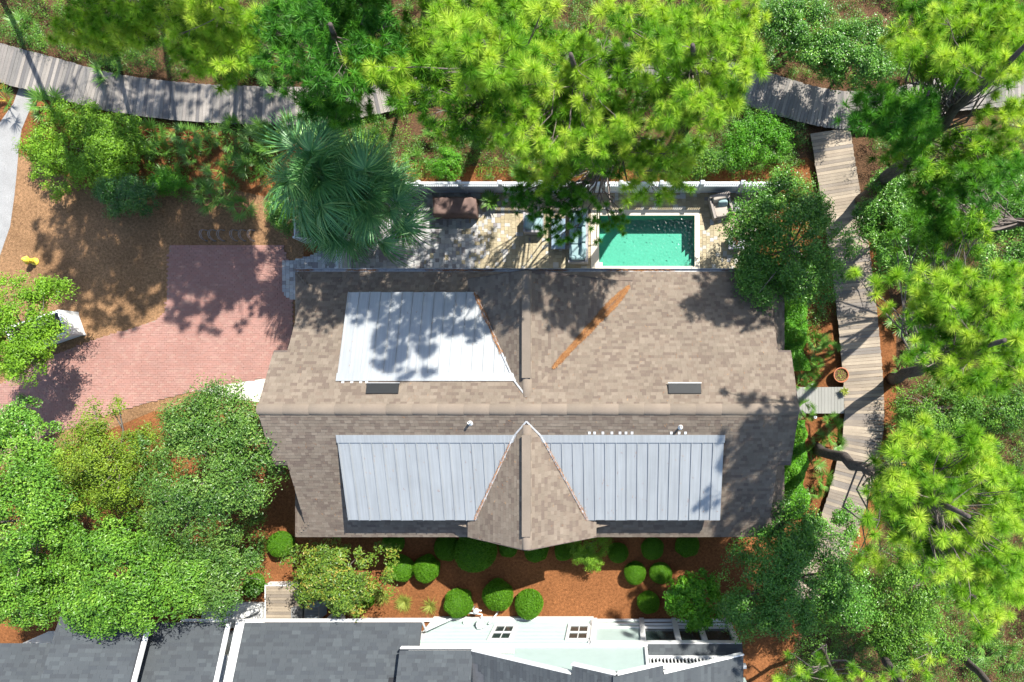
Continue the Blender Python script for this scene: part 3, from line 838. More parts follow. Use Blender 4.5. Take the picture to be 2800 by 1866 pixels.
def vy(y): return (XG + (ST * (y - YR) - (ZR - ZG)) / SG, y, z_main(0, y) + .03)
straw("pine_straw", "long streak of rusty pine straw in the valley of the tan roof", [vy(y) for y in np.linspace(.35, 3.55, 9)], [.02, .07, .06, .09, .13, .11, .15, .16, .12, .02], 6500)
for k, sx in ((0, -1), (1, -1), (2, 1)):
    yy = np.linspace(DORM[k][2] + (1.0 if k == 0 else -.25), DORM[k][4], 14)
    wd = rng.uniform(.0, .05, 14) ** 1 * (1.8 if k == 0 else 1); wd[rng.random(14) < .35] *= .15
    straw("pine_straw", ["rusty pine straw caught beside the metal roof nearest the pool", "rusty pine straw between the gable and the metal roof on its driveway side", "rusty pine straw between the gable and the metal roof on its boardwalk side"][k], [(XG + sx * (ZG - zd(k, y)) / SG - sx * -.02, y, zd(k, y) + .05) for y in yy], wd, 900 if k == 0 else 420, (.05, .14))
# loose needles and small leaves lying about on the roofs
n = 420; Pn = np.stack([rng.uniform(-12, 5.5, n), rng.uniform(-6.2, 4, n)], 1)
V = []
for x, y in Pn:
    zz = max(z_main(x, y), z_gab(x, y) if z_gab(x, y) > 0 else 0, z_dorm(x, y)) + .045
    a = rng.normal(1.6, .7); L = rng.uniform(.04, .13); d = np.array([math.cos(a), math.sin(a)]) * L
    z2 = max(z_main(x + d[0], y + d[1]), z_gab(x + d[0], y + d[1]), z_dorm(x + d[0], y + d[1])) + .045
    if abs(z2 - zz) > .1: continue
    s = np.array([-math.sin(a), math.cos(a)]) * .006
    V += [(x - s[0], y - s[1], zz), (x + s[0], y + s[1], zz), (x + d[0], y + d[1], z2)]
o = mobj("fallen_needles", make_mesh("fallen_needles", np.array(V) - np.array([-3, -1, 6]), None, np.arange(len(V)).reshape(-1, 3), (M['straw'],)), None, (-3, -1, 6))
tag(o, "loose pine needles scattered over the tan and metal roofs", "pine needles", kind="stuff")
# ================================================================== NEIGHBOUR HOUSE
NB = empty("neighbour_house", (-4, -14, 0), "pale green neighbouring house with grey shingle roofs and white trim", "house")
WY = -11.05
def nbw(name, mat, f):
    mb = MB(); f(mb); return mb.build(name, mat, NB)
SN = .5; AX, AZ_ = -.12, 7.03      # the wide gable: ridge x and height
# walls
def f(mb): prism_y(mb, [(-8.45, 0), (2.02 - .95, 0), (2.02 - .95, 6.2), (AX, 6.75), (-5.7, 3.95), (-8.45, 3.95)], -19, WY)
nbw("wall", M['wall_green'], f)
def f(mb): mb.bb(-8.47, -1.2, WY + .002, WY + .05, 2.86, 3.16)
nbw("belt_trim", M['white'], f)
def f(mb): mb.bb(-8.47, -1.2, WY + .002, WY + .12, 0, .22)
nbw("base_trim", M['white'], f)
for x in (-8.42, -1.24):
    def f(mb): mb.bb(x - .07, x + .09, WY + .002, WY + .07, .22, 2.86)
    nbw("corner_board", M['white'], f)
def f(mb): mb.bb(1.0, 1.12, WY + .002, WY + .09, 3.2, 5.9)
nbw("corner_board", M['white'], f)
# siding laps
Ms = [bmat((-3.7, WY + .004, z), (9.4, 0, 0), (0, .016, 0), (0, .006, .02)) for z in np.arange(.34, 6.0, .15) if not 2.8 < z < 3.2]
Ms = [m_ for m_ in Ms if m_[2, 3] < 2.85]
for m_ in Ms: m_[:3, 0] = (7.0, 0, 0); m_[0, 3] = -4.83
pieces("siding_board", Ms, M['wall_green'], NB)
# windows
for pxa, pxb in ((1350, 1398), (1560, 1603)):
    za, zb = .75, 2.5
    cx = (W((pxa + pxb) / 2, 1735, 1.7)).x; wd = 1.02
    def f(mb):
        mb.bb(cx - wd / 2, cx + wd / 2, WY + .003, WY + .07, za, za + .14); mb.bb(cx - wd / 2, cx + wd / 2, WY + .003, WY + .07, zb - .14, zb)
        mb.bb(cx - wd / 2, cx - wd / 2 + .14, WY + .003, WY + .068, za + .14, zb - .14); mb.bb(cx + wd / 2 - .14, cx + wd / 2, WY + .003, WY + .068, za + .14, zb - .14)
        mb.bb(cx - wd / 2 + .14, cx + wd / 2 - .14, WY + .003, WY + .058, (za + zb) / 2 - .05, (za + zb) / 2 + .05)
        mb.bb(cx - .02, cx + .02, WY + .003, WY + .045, za + .14, zb - .14)
    win = nbw("window", M['white'], f)
    for xa, xb in ((cx - .37, cx - .02), (cx + .02, cx + .37)):
        for z_a, z_b in ((za + .14, (za + zb) / 2 - .05), ((za + zb) / 2 + .05, zb - .14)):
            p = MB(); p.bb(xa, xb, WY + .004, WY + .02, z_a, z_b); p.build("pane", M['glass'], win)
# roofs: each a deck with shingles
def roof_part(name, quad_, O, U, Vv, vlen, ur, keep=lambda c_: True, most=0, th=.12):
    mb = MB(); slab(mb, quad_, th)
    r = mb.build(name, M['deckroof_grey'], NB)
    S_ = shingles(O, U, Vv, vlen, ur, keep, exp_=.15, wl=(.16, .42), th=.012)
    pieces("shingle", S_, M['shingle_grey'], r, most, "shingles_beyond", key=lambda i: np.linalg.norm(S_[i][:3, 3] - np.array([0, 0, CAM_H])))
    return r
P3 = .42
q3 = math.sqrt(1 + P3 * P3)
Y3, Z3 = -10.12, 2.95                  # low eave with a gutter
EY = 7.5
def npl(name, xa, xb, y_e, z_e, L, most, s=P3):
    return roof_part(name, [(xa, y_e, z_e), (xb, y_e, z_e), (xb, y_e - L, z_e + s * L), (xa, y_e - L, z_e + s * L)], (0, y_e, z_e), (1, 0, 0), (0, -1, s), L * math.sqrt(1 + s * s), lambda v: (xa, xb), most=most)
npl("roof", W(643, 0, Z3).x, -8.15, Y3, Z3, EY, 60)
npl("roof", W(412, 0, 3.3).x, W(618, 0, 3.3).x, -9.98, 3.3, EY, 50)
npl("roof", W(165, 0, 4.0).x, W(402, 0, 4.0).x, -9.45, 4.0, EY, 40)
npl("roof", -32, W(160, 0, 3.1).x, -10.9, 3.1, EY, 10)
# upper north plane and the wide gable slopes
RX = W(1093, 0, 4.1).x
npl("roof", RX, -5.78, -10.78, 4.1, 7, 40)
def gslope(name, xa, xb, ya, most):
    za, zb = AZ_ - SN * abs(xa - AX), AZ_ - SN * abs(xb - AX)
    lo, hi = (xa, xb) if za < zb else (xb, xa)
    zl = min(za, zb)
    L = abs(xb - xa) * math.sqrt(1 + SN * SN)
    d = 1 if hi > lo else -1
    hipx = -5.78
    def kp(c_): return not (c_[0] < AX and c_[1] < -10.78 and 4.1 + P3 * (-10.78 - c_[1]) > c_[2] + .03 and c_[0] < -1)
    return roof_part(name, [(xa, ya, za), (xb, ya, zb), (xb, -19, zb), (xa, -19, za)], (lo, 0, zl), (0, 1, 0), (d, 0, SN), L, lambda v: (-18, ya), kp, most)
gslope("gable_roof", -5.78, -1.72, -10.78, 30)
gslope("gable_roof", -1.72, AX, -10.45, 30)
gslope("gable_roof", AX, 1.56, -10.45, 30)
gslope("gable_roof", 1.56, 4.75, -10.78, 10)
def f(mb): mb.bb(AX - .12, AX + .12, -18, -10.46, AZ_ + .0, AZ_ + .04)
nbw("ridge_cap", M['shingle_grey'], f)
# white rakes
for xa, xb, ya in ((-5.78, -1.72, -10.75), (-1.72, AX, -10.42), (AX, 1.56, -10.42), (1.56, 4.75, -10.75)):
    def f(mb): mb.bar((xa, ya, AZ_ - SN * abs(xa - AX) - .12), (xb, ya, AZ_ - SN * abs(xb - AX) - .12), .05, .22)
    nbw("rake_board", M['white'], f)
def f(mb): mb.bb(RX, -5.78, -10.74, -10.69, 3.88, 4.06); 
nbw("fascia", M['white'], f)
def f(mb): mb.bb(-8.4, -4.2, -11.0, -10.75, 3.80, 3.84)
nbw("soffit", M['white'], f)
# shaded slot beside the upper roof: its side wall
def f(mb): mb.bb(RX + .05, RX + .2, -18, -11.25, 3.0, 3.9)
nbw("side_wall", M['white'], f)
xs_ = W(1072, 0, 3.9).x; ym_ = -15.0  # black slab laid on the low roof as the slot's painted shadow
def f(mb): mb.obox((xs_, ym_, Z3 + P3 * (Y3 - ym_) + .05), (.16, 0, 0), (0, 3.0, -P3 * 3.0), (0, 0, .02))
nbw("roof_slot_shade", M['black'], f)
# gutters, fascias and white rakes between the low roofs
for xa, xb, y_e, z_e in ((W(643, 0, Z3).x, -8.15, Y3, Z3), (W(490, 0, 3.3).x, W(618, 0, 3.3).x, -9.98, 3.3)):
    def f(mb):
        mb.bb(xa, xb, y_e + .01, y_e + .13, z_e - .13, z_e - .11); mb.bb(xa, xb, y_e + .11, y_e + .13, z_e - .11, z_e - .02); mb.bb(xa, xb, y_e + .005, y_e + .02, z_e - .11, z_e - .05)
    nbw("gutter", M['white'], f)
for px, y_e, z_e in ((405, -9.7, 4.05), (622, -9.95, 3.45)):
    x = W(px, 1710, z_e).x
    def f(mb): mb.obox((x + .05, y_e - 3.4, z_e + P3 * 3.4), (.07, 0, 0), (0, 3.4, -P3 * 3.4), (0, 0, .06))
    nbw("rake_board", M['white'], f)
def f(mb):
    x = W(622, 1710, 3.3).x; mb.obox((x + .36, -9.95 - 3.6, 3.05 + P3 * 3.4), (.17, 0, 0), (0, 3.5, -P3 * 3.5), (0, 0, .02))
nbw("valley_pan", M['white'], f)
def f(mb): mb.bb(-26, -8.5, -18, -11.6, 0, 2.6)
nbw("wall", M['white'], f)
# downspouts
def f(mb):
    a = W(1245, 1684, .1); mb.tube([(a.x, a.y, .05), (a.x, a.y, .35), (-8.2, -10.72, 2.2), (-8.2, -10.15, 2.7)], .05, 8)
nbw("downspout", M['fence'], f)
# screened side porch with posts, rails, dark openings, shingled skirt, upper balcony
PX_ = [-1.14, .98, 2.45, 3.55, 4.85]
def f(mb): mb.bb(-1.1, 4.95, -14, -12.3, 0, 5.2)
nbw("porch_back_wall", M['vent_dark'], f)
def f(mb): mb.bb(-1.1, 4.95, -12.3, WY - .02, .0, .12)
nbw("porch_floor", M['brown_cover'], f)
for i, x in enumerate(PX_):
    def f(mb): mb.bb(x - .11, x + .11, WY - .06, WY + .10, .12, 2.75)
    nbw("porch_post", M['white'], f)
for z, h in ((.16, .12), (.62, .09), (1.0, .09)):
    for xa, xb in zip(PX_[:-1], PX_[1:]):
        def f(mb): mb.bb(xa + .112, xb - .112, WY - .03, WY + .03 + h / 3, z, z + h)
        nbw("porch_rail", M['white'], f)
for xa, xb in zip(PX_[:-1], PX_[1:]):
    def f(mb): mb.bb(xa + .112, xb - .112, WY - .045, WY - .04, 1.1, 2.74)
    nbw("screen", M['glass'], f)
def f(mb): mb.bb(-1.2, 5.0, WY - .1, WY + .13, 2.75, 3.05)
nbw("porch_beam", M['white'], f)
roof_part("porch_skirt_roof", [(1.16, WY + .1, 3.06), (5.0, WY + .1, 3.06), (5.0, WY - .28, 3.3), (1.16, WY - .28, 3.3)], (0, WY + .1, 3.06), (1, 0, 0), (0, -1, .63), .42, lambda v: (1.16, 5.0), th=.05)
for i in range(26):
    x = 1.22 + i * (3.6 / 25)
    def f(mb): mb.bb(x - .028, x + .028, WY - .34, WY - .28, 3.42, 4.05)
    nbw("baluster", M['white'], f)
for z, h in ((3.34, .08), (4.05, .22)):
    def f(mb): mb.bb(1.14, 4.95, WY - .38, WY - .24, z, z + h)
    nbw("balcony_rail", M['white'], f)
def f(mb): mb.bb(1.16, 4.9, WY - .8, WY - .75, 4.2, 5.2)
nbw("balcony_back", M['wall_green'], f)
# meters and pipework on the wall
mt = empty("utility_meter", (-5.9, WY + .2, 0), "white utility meter box with pipes on the pale green wall", "meter")
b_ = MB(); b_.bb(-6.28, -5.95, WY + .06, WY + .28, .75, 1.25); b_.build("meter_box", M['fence'], mt)
b_ = MB(); b_.bb(-6.22, -6.02, WY + .06, WY + .18, 1.3, 1.36); b_.lathe((-6.85, WY + .1, .62), [(.001, .10), (.12, .10), (.13, 0), (.12, -.08)], 12); b_.build("meter_cap", M['fence'], mt)
for pts in ([(-6.9, -10.75, .15), (-6.7, -10.6, .5), (-6.45, -10.6, .55), (-6.2, -10.7, .4), (-6.1, WY + .15, .75)], [(-6.6, -10.45, 0), (-6.6, -10.45, .45), (-6.2, -10.5, .5)], [(-5.8, WY + .12, .9), (-5.55, -10.7, .3), (-5.5, -10.6, 0)]):
    t = MB(); t.tube(pts, .035, 7); t.build("pipe", M['fence'], mt, True)
t = MB(); t.lathe((-6.45, -10.52, .45), [(.001, .16), (.11, .14), (.13, .02), (.10, -.1)], 12); t.build("regulator", M['fence'], mt, True)
# white low wall, wooden landing, air conditioners beside it
lw = MB(); lw.bb(W(560, 1645).x, W(725, 1645).x, W(0, 1712).y, W(0, 1646).y, 0, .25)
tag(lw.build("landing_slab", M['white'], org=W(640, 1680)), "white painted slab beside the little wooden landing", "slab")
lr = MB(); lr.bar((W(600, 1705).x, W(0, 1705).y, .5), (W(722, 1655).x, W(0, 1655).y, .5), .22, .3)
tag(lr.build("parapet", M['white'], org=W(660, 1680)), "white sloping parapet crossing the painted slab", "parapet")
ld = empty("wooden_landing", W(768, 1650), "small brown plank landing between the slab and the air conditioners", "landing")
xa, xb = W(727, 1650, .5).x, W(818, 1650, .5).x; yt_, yb2 = W(0, 1603, .5).y, W(0, 1697, .5).y
nb = 12; hb = (yt_ - yb2) / nb
pieces("plank", [bmat(((xa + xb) / 2, yb2 + (i + .5) * hb, .48), (xb - xa, 0, 0), (0, hb - .01, 0), (0, 0, .035)) for i in range(nb)], M['plank_warm'], ld)
e = MB(); e.bb(xa, xb, yt_ + .003, yt_ + .05, 0, .52); e.build("edge_board", M['white'], ld)
e = MB(); e.bb(xa - .06, xa - .004, yb2, yt_ + .05, 0, .5); e.build("edge_board", M['white'], ld)
e = MB(); e.bb(xa + .05, xb - .05, yb2 + .05, yt_ - .02, 0, .45); e.build("base", M['joist'], ld)
def ac(px0, px1, py0, py1, h, label, fanm):
    a, b2 = W(px0, py1, h), W(px1, py0, h)
    r = empty("air_conditioner", ((a.x + b2.x) / 2, (a.y + b2.y) / 2, 0), label, "air conditioner", "air conditioners by the landing")
    m1 = MB(); m1.bb(a.x, b2.x, a.y, b2.y, 0, h - .03); m1.build("case", fanm, r)
    for i in range(9):
        s = MB(); y = a.y + (i + .5) * (b2.y - a.y) / 9
        s.bb(a.x + .02, b2.x - .02, y - .012, y + .012, h - .028, h); s.build("grille_bar", M['steel'], r)
    for x in (a.x + .02, b2.x - .02):
        s = MB(); s.bb(x - .02, x + .02, a.y, b2.y, h - .028, h + .005); s.build("rim", M['steel'], r)
ac(796, 826, 1663, 1697, .75, "air conditioner with open grille next to the plank landing", M['bin'])
ac(832, 872, 1660, 1697, .8, "blue grey air conditioner half under the orange flecked tree", M['cushion_dark'])
pl = MB(); pl.bb(W(905, 0).x, W(945, 0).x, W(0, 1700).y, W(0, 1680).y, 0, .4)
tag(pl.build("white_box", M['white'], org=W(925, 1690)), "small white box under the orange flecked tree by the gutter", "box")
po = MB(); a = W(945, 1700, 0)
for dx in (0, .14):
    po.tube([(a.x + dx, a.y, 0), (a.x + dx, a.y, 1.5), (a.x + dx + .02, a.y + .5, 2.2)], .035, 8)
tag(po.build("conduit_pair", M['vent_dark'], org=a), "two dark conduit pipes rising beside the orange flecked tree", "pipes")
kb = MB(); kb.bb(W(985, 0).x, W(1630, 0).x, W(0, 1697).y, W(0, 1690).y, 0, .16)
tag(kb.build("garden_edging", M['white'], org=W(1300, 1693)), "long white edging board along the mulch by the pale green house", "edging")

# ================================================================== POOL FENCE
FZ = 1.5; FY = W(0, 500, FZ).y; sp = 1.757
def fence(root, p0, d, n, nxt=True):
    """p0 start, d unit direction, n bays"""
    p0, d = Vector(p0), Vector(d); s = Vector((-d.y, d.x, 0))
    for i in range(n + 1):
        c_ = p0 + d * sp * i; m1 = MB(); m1.obox(c_ + Vector((0, 0, FZ / 2)), d * .065, s * .065, (0, 0, FZ / 2)); po_ = m1.build("post", M['fence'], root)
        m1 = MB(); m1.obox(c_ + Vector((0, 0, FZ + .035)), d * .09, s * .09, (0, 0, .03)); 
        m1.add([c_ + d * .09 + s * .09 + Vector((0, 0, FZ + .065)), c_ - d * .09 + s * .09 + Vector((0, 0, FZ + .065)), c_ - d * .09 - s * .09 + Vector((0, 0, FZ + .065)), c_ + d * .09 - s * .09 + Vector((0, 0, FZ + .065)), c_ + Vector((0, 0, FZ + .12))], None, [(0, 1, 4), (1, 2, 4), (2, 3, 4), (3, 0, 4)])
        m1.build("cap", M['fence'], po_)
        if i == n: break
        mid = c_ + d * sp / 2; L = sp / 2 - .068
        for z, h, t in ((FZ - .05, .035, .05), (1.05, .035, .045), (.12, .05, .04)):
            m1 = MB(); m1.obox(mid + Vector((0, 0, z)), d * L, s * t, (0, 0, h)); m1.build("rail", M['fence'], root)
        nb_ = 8
        Ms = [bmat(mid + d * ((k + .5) / nb_ - .5) * 2 * L + Vector((0, 0, .59)), d * (2 * L / nb_ - .006), s * .022, (0, 0, .84)) for k in range(nb_)]
        pieces("board", Ms, M['fence'], root)
        npk = 17
        Ms = [bmat(mid + d * ((k + .5) / npk - .5) * 2 * L + Vector((0, 0, 1.275)), d * .036, s * .02, (0, 0, .38)) for k in range(npk)]
        pieces("picket", Ms, M['fence'], root)
x_start = W(1921, 0, FZ).x - 8 * sp
fr_ = empty("pool_fence", (0, FY, 0), "white picket-topped fence between the pool patio and the trees", "fence")
fence(fr_, (x_start, FY, 0), (1, 0, 0), 10)
fr2 = empty("side_fence", (W(945, 0).x, 6.5, 0), "short white picket fence running from the palm to the house gutter", "fence")
fence(fr2, (W(948, 600, .5).x, FY - .25, 0), (0, -1, 0), 2)

# slatted equipment enclosure left of the palm
def slat_box(root, P, h, nsl, mat, th=.03, gap=.012):
    """P: four corners in order; walls of horizontal slats with corner posts"""
    P = [Vector(p) for p in P]
    for i in range(4):
        a, b2 = P[i], P[(i + 1) % 4]; d = (b2 - a); L = d.length; d.normalize(); s = Vector((-d.y, d.x, 0))
        m1 = MB(); m1.obox(a + Vector((0, 0, h / 2 + .02)), d * .045, s * .045, (0, 0, h / 2 + .02)); m1.build("corner_post", mat, root)
        hs = (h - .04) / nsl
        Ms = [bmat((a + b2) / 2 + Vector((0, 0, .03 + (k + .5) * hs)), d * (L - .092), s * th, (s * .01) + Vector((0, 0, hs - gap))) for k in range(nsl)]
        pieces("slat", Ms, mat, root)
eq = empty("equipment_enclosure", W(868, 640), "white slatted equipment enclosure peeping out under the palm", "enclosure")
slat_box(eq, [W(838, 664, 0), W(905, 668, 0), W(905, 622, 0), W(838, 618, 0)], 1.15, 9, M['fence'])
e = MB(); e.bb(W(850, 0).x, W(896, 0).x, W(0, 655).y, W(0, 630).y, 0, .8); e.build("pump_case", M['bin'], eq)

# bin enclosure on the drive
be = empty("bin_enclosure", W(170, 905), "white slatted bin enclosure under the lime green tree by the pink drive", "enclosure")
BE = [W(233, 915), W(213, 857), W(75, 903), W(95, 961)]
slat_box(be, BE, 1.0, 8, M['white'], .035)
wp = MB()
for (a, b2) in ((0, 1),):
    d = (BE[b2] - BE[a]); 
wp.obox((BE[0] + BE[1]) / 2 + Vector((.025, 0, .52)), (BE[1] - BE[0]) * .49, (.012, .004, 0), (0, 0, .49)); wp.build("end_panel", M['white'], be)
tp = MB()
for i in range(4):
    tp.bar(BE[i] + Vector((0, 0, 1.05)), BE[(i + 1) % 4] + Vector((0, 0, 1.05)), .10, .03)
tp.build("top_rim", M['white'], be)
fl = MB(); fl.add([BE[0] + Vector((0, 0, .03)), BE[1] + Vector((0, 0, .03)), BE[2] + Vector((0, 0, .03)), BE[3] + Vector((0, 0, .03))], [(0, 1, 2, 3)]); fl.build("floor_slab", M['concrete'], be)
ax_ = (BE[2] - BE[1]).normalized(); ay_ = (BE[0] - BE[1]).normalized()
for k in range(3):
    c_ = BE[1] + ax_ * (.5 + .72 * k) + ay_ * .5
    r = empty("wheelie_bin", c_, ["dark grey bin at the open end of the white enclosure", "middle dark grey bin inside the white enclosure", "dark grey bin deepest under the lime tree in the white enclosure"][k], "bin", "bins in the enclosure")
    b2 = MB(); a1, a2 = ax_ * .27, ay_ * .30
    V = []
    for z, s in ((.05, .8), (.85, 1)):
        V += [c_ + Vector((0, 0, z)) + s * (i * a1 + j * a2) for i, j in ((-1, -1), (1, -1), (1, 1), (-1, 1))]
    b2.add(V, [(0, 3, 2, 1), (0, 1, 5, 4), (1, 2, 6, 5), (2, 3, 7, 6), (3, 0, 4, 7), (4, 5, 6, 7)]); b2.build("body", M['bin'], r)
    b2 = MB(); b2.obox(c_ + Vector((0, 0, .89)), a1 * 1.08, a2 * 1.1, (0, 0, .025)); b2.obox(c_ + Vector((0, 0, .925)), a1 * .6, a2 * .12, (0, 0, .012)); b2.build("lid", M['black'] if k == 0 else M['bin'], r)
    b2 = MB(); b2.bar(c_ + a2 * 1.2 - a1 + Vector((0, 0, .86)), c_ + a2 * 1.2 + a1 + Vector((0, 0, .86)), .035); b2.build("handle", M['black'], r)

# fire hydrant
hp = W(97, 716)
hy = empty("fire_hydrant", hp, "yellow fire hydrant on the mulch near the gravel path", "hydrant")
h = MB(); h.lathe(hp, [(.001, .0), (.17, 0), (.17, .05), (.11, .06), (.105, .42), (.14, .44), (.14, .48), (.10, .49)], 18); h.build("barrel", M['yellow'], hy, True)
h = MB(); h.lathe(hp, [(.135, .49), (.13, .53), (.10, .60), (.05, .645), (.035, .65), (.035, .69), (.001, .69)], 18); h.build("bonnet", M['yellow'], hy, True)
for a in (0, 2.1, 4.2):
    h = MB(); d = Vector((math.cos(a), math.sin(a), 0)); h.tube([hp + d * .08 + Vector((0, 0, .36)), hp + d * .19 + Vector((0, 0, .36))], [.06, .065], 10); h.build("nozzle", M['yellow'], hy)

# bicycle rack hoops
names = ["first bicycle hoop from the palm end of the row above the drive", "second bicycle hoop from the palm end above the drive", "third bicycle hoop from the palm end above the drive", "fourth bicycle hoop from the palm end above the drive", "fifth bicycle hoop from the palm end above the drive", "last bicycle hoop of the row, nearest the bushy shrub"]
for k, px in enumerate((692, 668, 645, 610, 586, 563)):
    p = W(px, 645)
    r = empty("bicycle_hoop", p, names[k], "bicycle rack", "bicycle hoops above the drive")
    for dx in (0, .075):
        a = np.linspace(0, math.pi, 15)
        pts = [(p.x + dx, p.y + .24 * math.cos(t), .02 + .46 * math.sin(t) ** .8) for t in a]
        h = MB(); h.tube(pts, .011, 8); h.build("hoop_tube", M['greyframe'], r, True)
    h = MB(); h.bb(p.x - .02, p.x + .095, p.y - .26, p.y - .22, 0, .03); h.bb(p.x - .02, p.x + .095, p.y + .22, p.y + .26, 0, .03); h.build("foot_plate", M['bin'], r)

# ================================================================== PATIO FURNITURE
def cushion(mb, c, sx, sy, sz, rz=0, puff=.25, tilt=(0, 0)):
    """soft rounded block"""
    n = 7; u_ = np.linspace(-1, 1, n)
    def se(t): return np.sign(t) * np.abs(t) ** .55
    V = []; Q = []
    for face in range(6):
        o_ = len(V)
        for a in u_:
            for b2 in u_:
                p = {0: (a, b2, 1), 1: (b2, a, -1), 2: (1, a, b2), 3: (-1, b2, a), 4: (b2, 1, a), 5: (a, -1, b2)}[face]
                p = np.array(p, float); l4 = (np.abs(p) ** 6).sum() ** (1 / 6)
                p = p / l4
                bul = 1 + puff * (1 - min(1, max(abs(p[0]), abs(p[1])) ** 2))
                V.append((p[0] * sx / 2, p[1] * sy / 2, p[2] * sz / 2 * bul))
        for i in range(n - 1):
            for j in range(n - 1):
                Q.append((o_ + i * n + j, o_ + (i + 1) * n + j, o_ + (i + 1) * n + j + 1, o_ + i * n + j + 1))
    V = np.array(V)
    tx, ty = tilt
    Rm = np.array(Matrix.Rotation(rz, 3, 'Z') @ Matrix.Rotation(tx, 3, 'X') @ Matrix.Rotation(ty, 3, 'Y'))
    mb.add(V @ Rm.T + np.array(c), Q); return mb

def seat_piece(root, c0, rz, w_, dpt, cushions, mats, hb=.72, arm_h=.58):
    """sofa/armchair built facing local -y, back along +y; w_ along x"""
    frame, cush = mats
    Rz = Matrix.Rotation(rz, 3, 'Z')
    def L(x, y, z): return Vector(c0) + Rz @ Vector((x, y, z))
    def bx(mb, x0, x1, y0, y1, z0, z1):
        mb.obox(L((x0 + x1) / 2, (y0 + y1) / 2, (z0 + z1) / 2), Rz @ Vector(((x1 - x0) / 2, 0, 0)), Rz @ Vector((0, (y1 - y0) / 2, 0)), (0, 0, (z1 - z0) / 2))
    z0 = c0[2]
    m1 = MB(); bx(m1, -w_ / 2 + .1, w_ / 2 - .1, -dpt / 2, dpt / 2 - .1, .08, .28); m1.build("seat_base", frame, root)
    m1 = MB(); bx(m1, -w_ / 2, w_ / 2, dpt / 2 - .098, dpt / 2, .06, hb); m1.build("backrest", frame, root)
    for s in (-1, 1):
        m1 = MB(); x_ = s * (w_ / 2 - .05); bx(m1, x_ - .05, x_ + .05, -dpt / 2, dpt / 2 - .1, .06, arm_h); m1.build("armrest", frame, root)
    for sx in (-1, 1):
        for sy in (-1, 1):
            m1 = MB(); x_, y_ = sx * (w_ / 2 - .06), sy * (dpt / 2 - .06); bx(m1, x_ - .03, x_ + .03, y_ - .03, y_ + .03, 0, .058); m1.build("leg", frame, root)
    iw = (w_ - .22) / cushions
    for k in range(cushions):
        x_ = -w_ / 2 + .11 + (k + .5) * iw
        m1 = MB(); cushion(m1, L(x_, -.09, .36), iw - .015, dpt - .24, .17, rz, .2); m1.build("seat_cushion", cush, root, True)
        m1 = MB(); cushion(m1, L(x_, dpt / 2 - .2, .60), iw - .02, .20, .42, rz, .1, (-.22, 0)); m1.build("back_cushion", cush, root, True)
    return L
# three-seat sofa, back towards the pool (+x side)
a = W(1583, 652)
so = empty("patio_sofa", (a.x, a.y, .06), "long blue grey cushioned sofa with its back to the pool", "sofa")
L = seat_piece(so, (a.x, a.y, .06), -math.pi / 2, 2.42, .86, 3, (M['greyframe'], M['cushion']))
p = MB(); cushion(p, L(1.0, -.02, .62), .19, .58, .40, -math.pi / 2, .3, (0, .35)); p.build("throw_pillow", M['cushion'], so, True)
p = MB(); cushion(p, L(.78, .22, .66), .46, .18, .40, -math.pi / 2 - .35, .3, (-.3, 0)); p.build("throw_pillow", M['cushion'], so, True)
a = W(1463, 618)
ch = empty("patio_armchair", (a.x, a.y, .06), "blue grey cushioned armchair under the drooping pine branch", "armchair")
L = seat_piece(ch, (a.x, a.y, .06), math.pi / 2, .86, .86, 1, (M['greyframe'], M['cushion']))
p = MB(); cushion(p, L(-.08, .2, .62), .5, .17, .4, math.pi / 2 - .5, .3, (-.3, 0)); p.build("throw_pillow", M['cushion'], ch, True)
a = W(1527, 640, .4)
tb = empty("coffee_table", (a.x, a.y, .06), "low blue grey coffee table in front of the long sofa", "table")
t = MB(); t.bb(a.x - .31, a.x + .31, a.y - .68, a.y + .68, .37, .42); t.build("top", M['cushion_dark'], tb)
t = MB(); t.bb(a.x - .32, a.x + .32, a.y - .70, a.y - .682, .34, .425); t.bb(a.x - .32, a.x + .32, a.y + .682, a.y + .70, .34, .425); t.build("top_frame", M['wicker'], tb)
for i in (-1, 1):
    for j in (-1, 1):
        t = MB(); t.bb(a.x + i * .27 - .03, a.x + i * .27 + .03, a.y + j * .63 - .03, a.y + j * .63 + .03, .06, .368); t.build("leg", M['wicker'], tb)
# wicker lounge chair beside the pool
a = W(1967, 572)
lc = empty("lounge_chair", (a.x, a.y, .06), "pale wicker lounge chair with beige cushions beside the pool", "armchair")
L = seat_piece(lc, (a.x, a.y, .06), -math.pi + math.pi + R(14), .92, .98, 1, (M['wicker'], M['beige']), .80, .62)
p = MB(); cushion(p, L(.08, .08, .56), .42, .16, .30, R(4), .3, (-.5, 0)); p.build("throw_pillow", M['cushion'], lc, True)
a = W(2008, 566, .45)
sd_ = empty("side_table", (a.x, a.y, .06), "round grey side table tucked against the wicker lounge chair", "table")
t = MB(); t.lathe((a.x, a.y, 0), [(.001, .5), (.24, .5), (.25, .48), (.25, .45), (.001, .45)], 24); t.build("top", M['marble'], sd_)
t = MB(); t.lathe((a.x, a.y, 0), [(.05, .45), (.04, .2), (.16, .08), (.17, .06), (.001, .06)], 16); t.build("pedestal", M['wicker'], sd_, True)
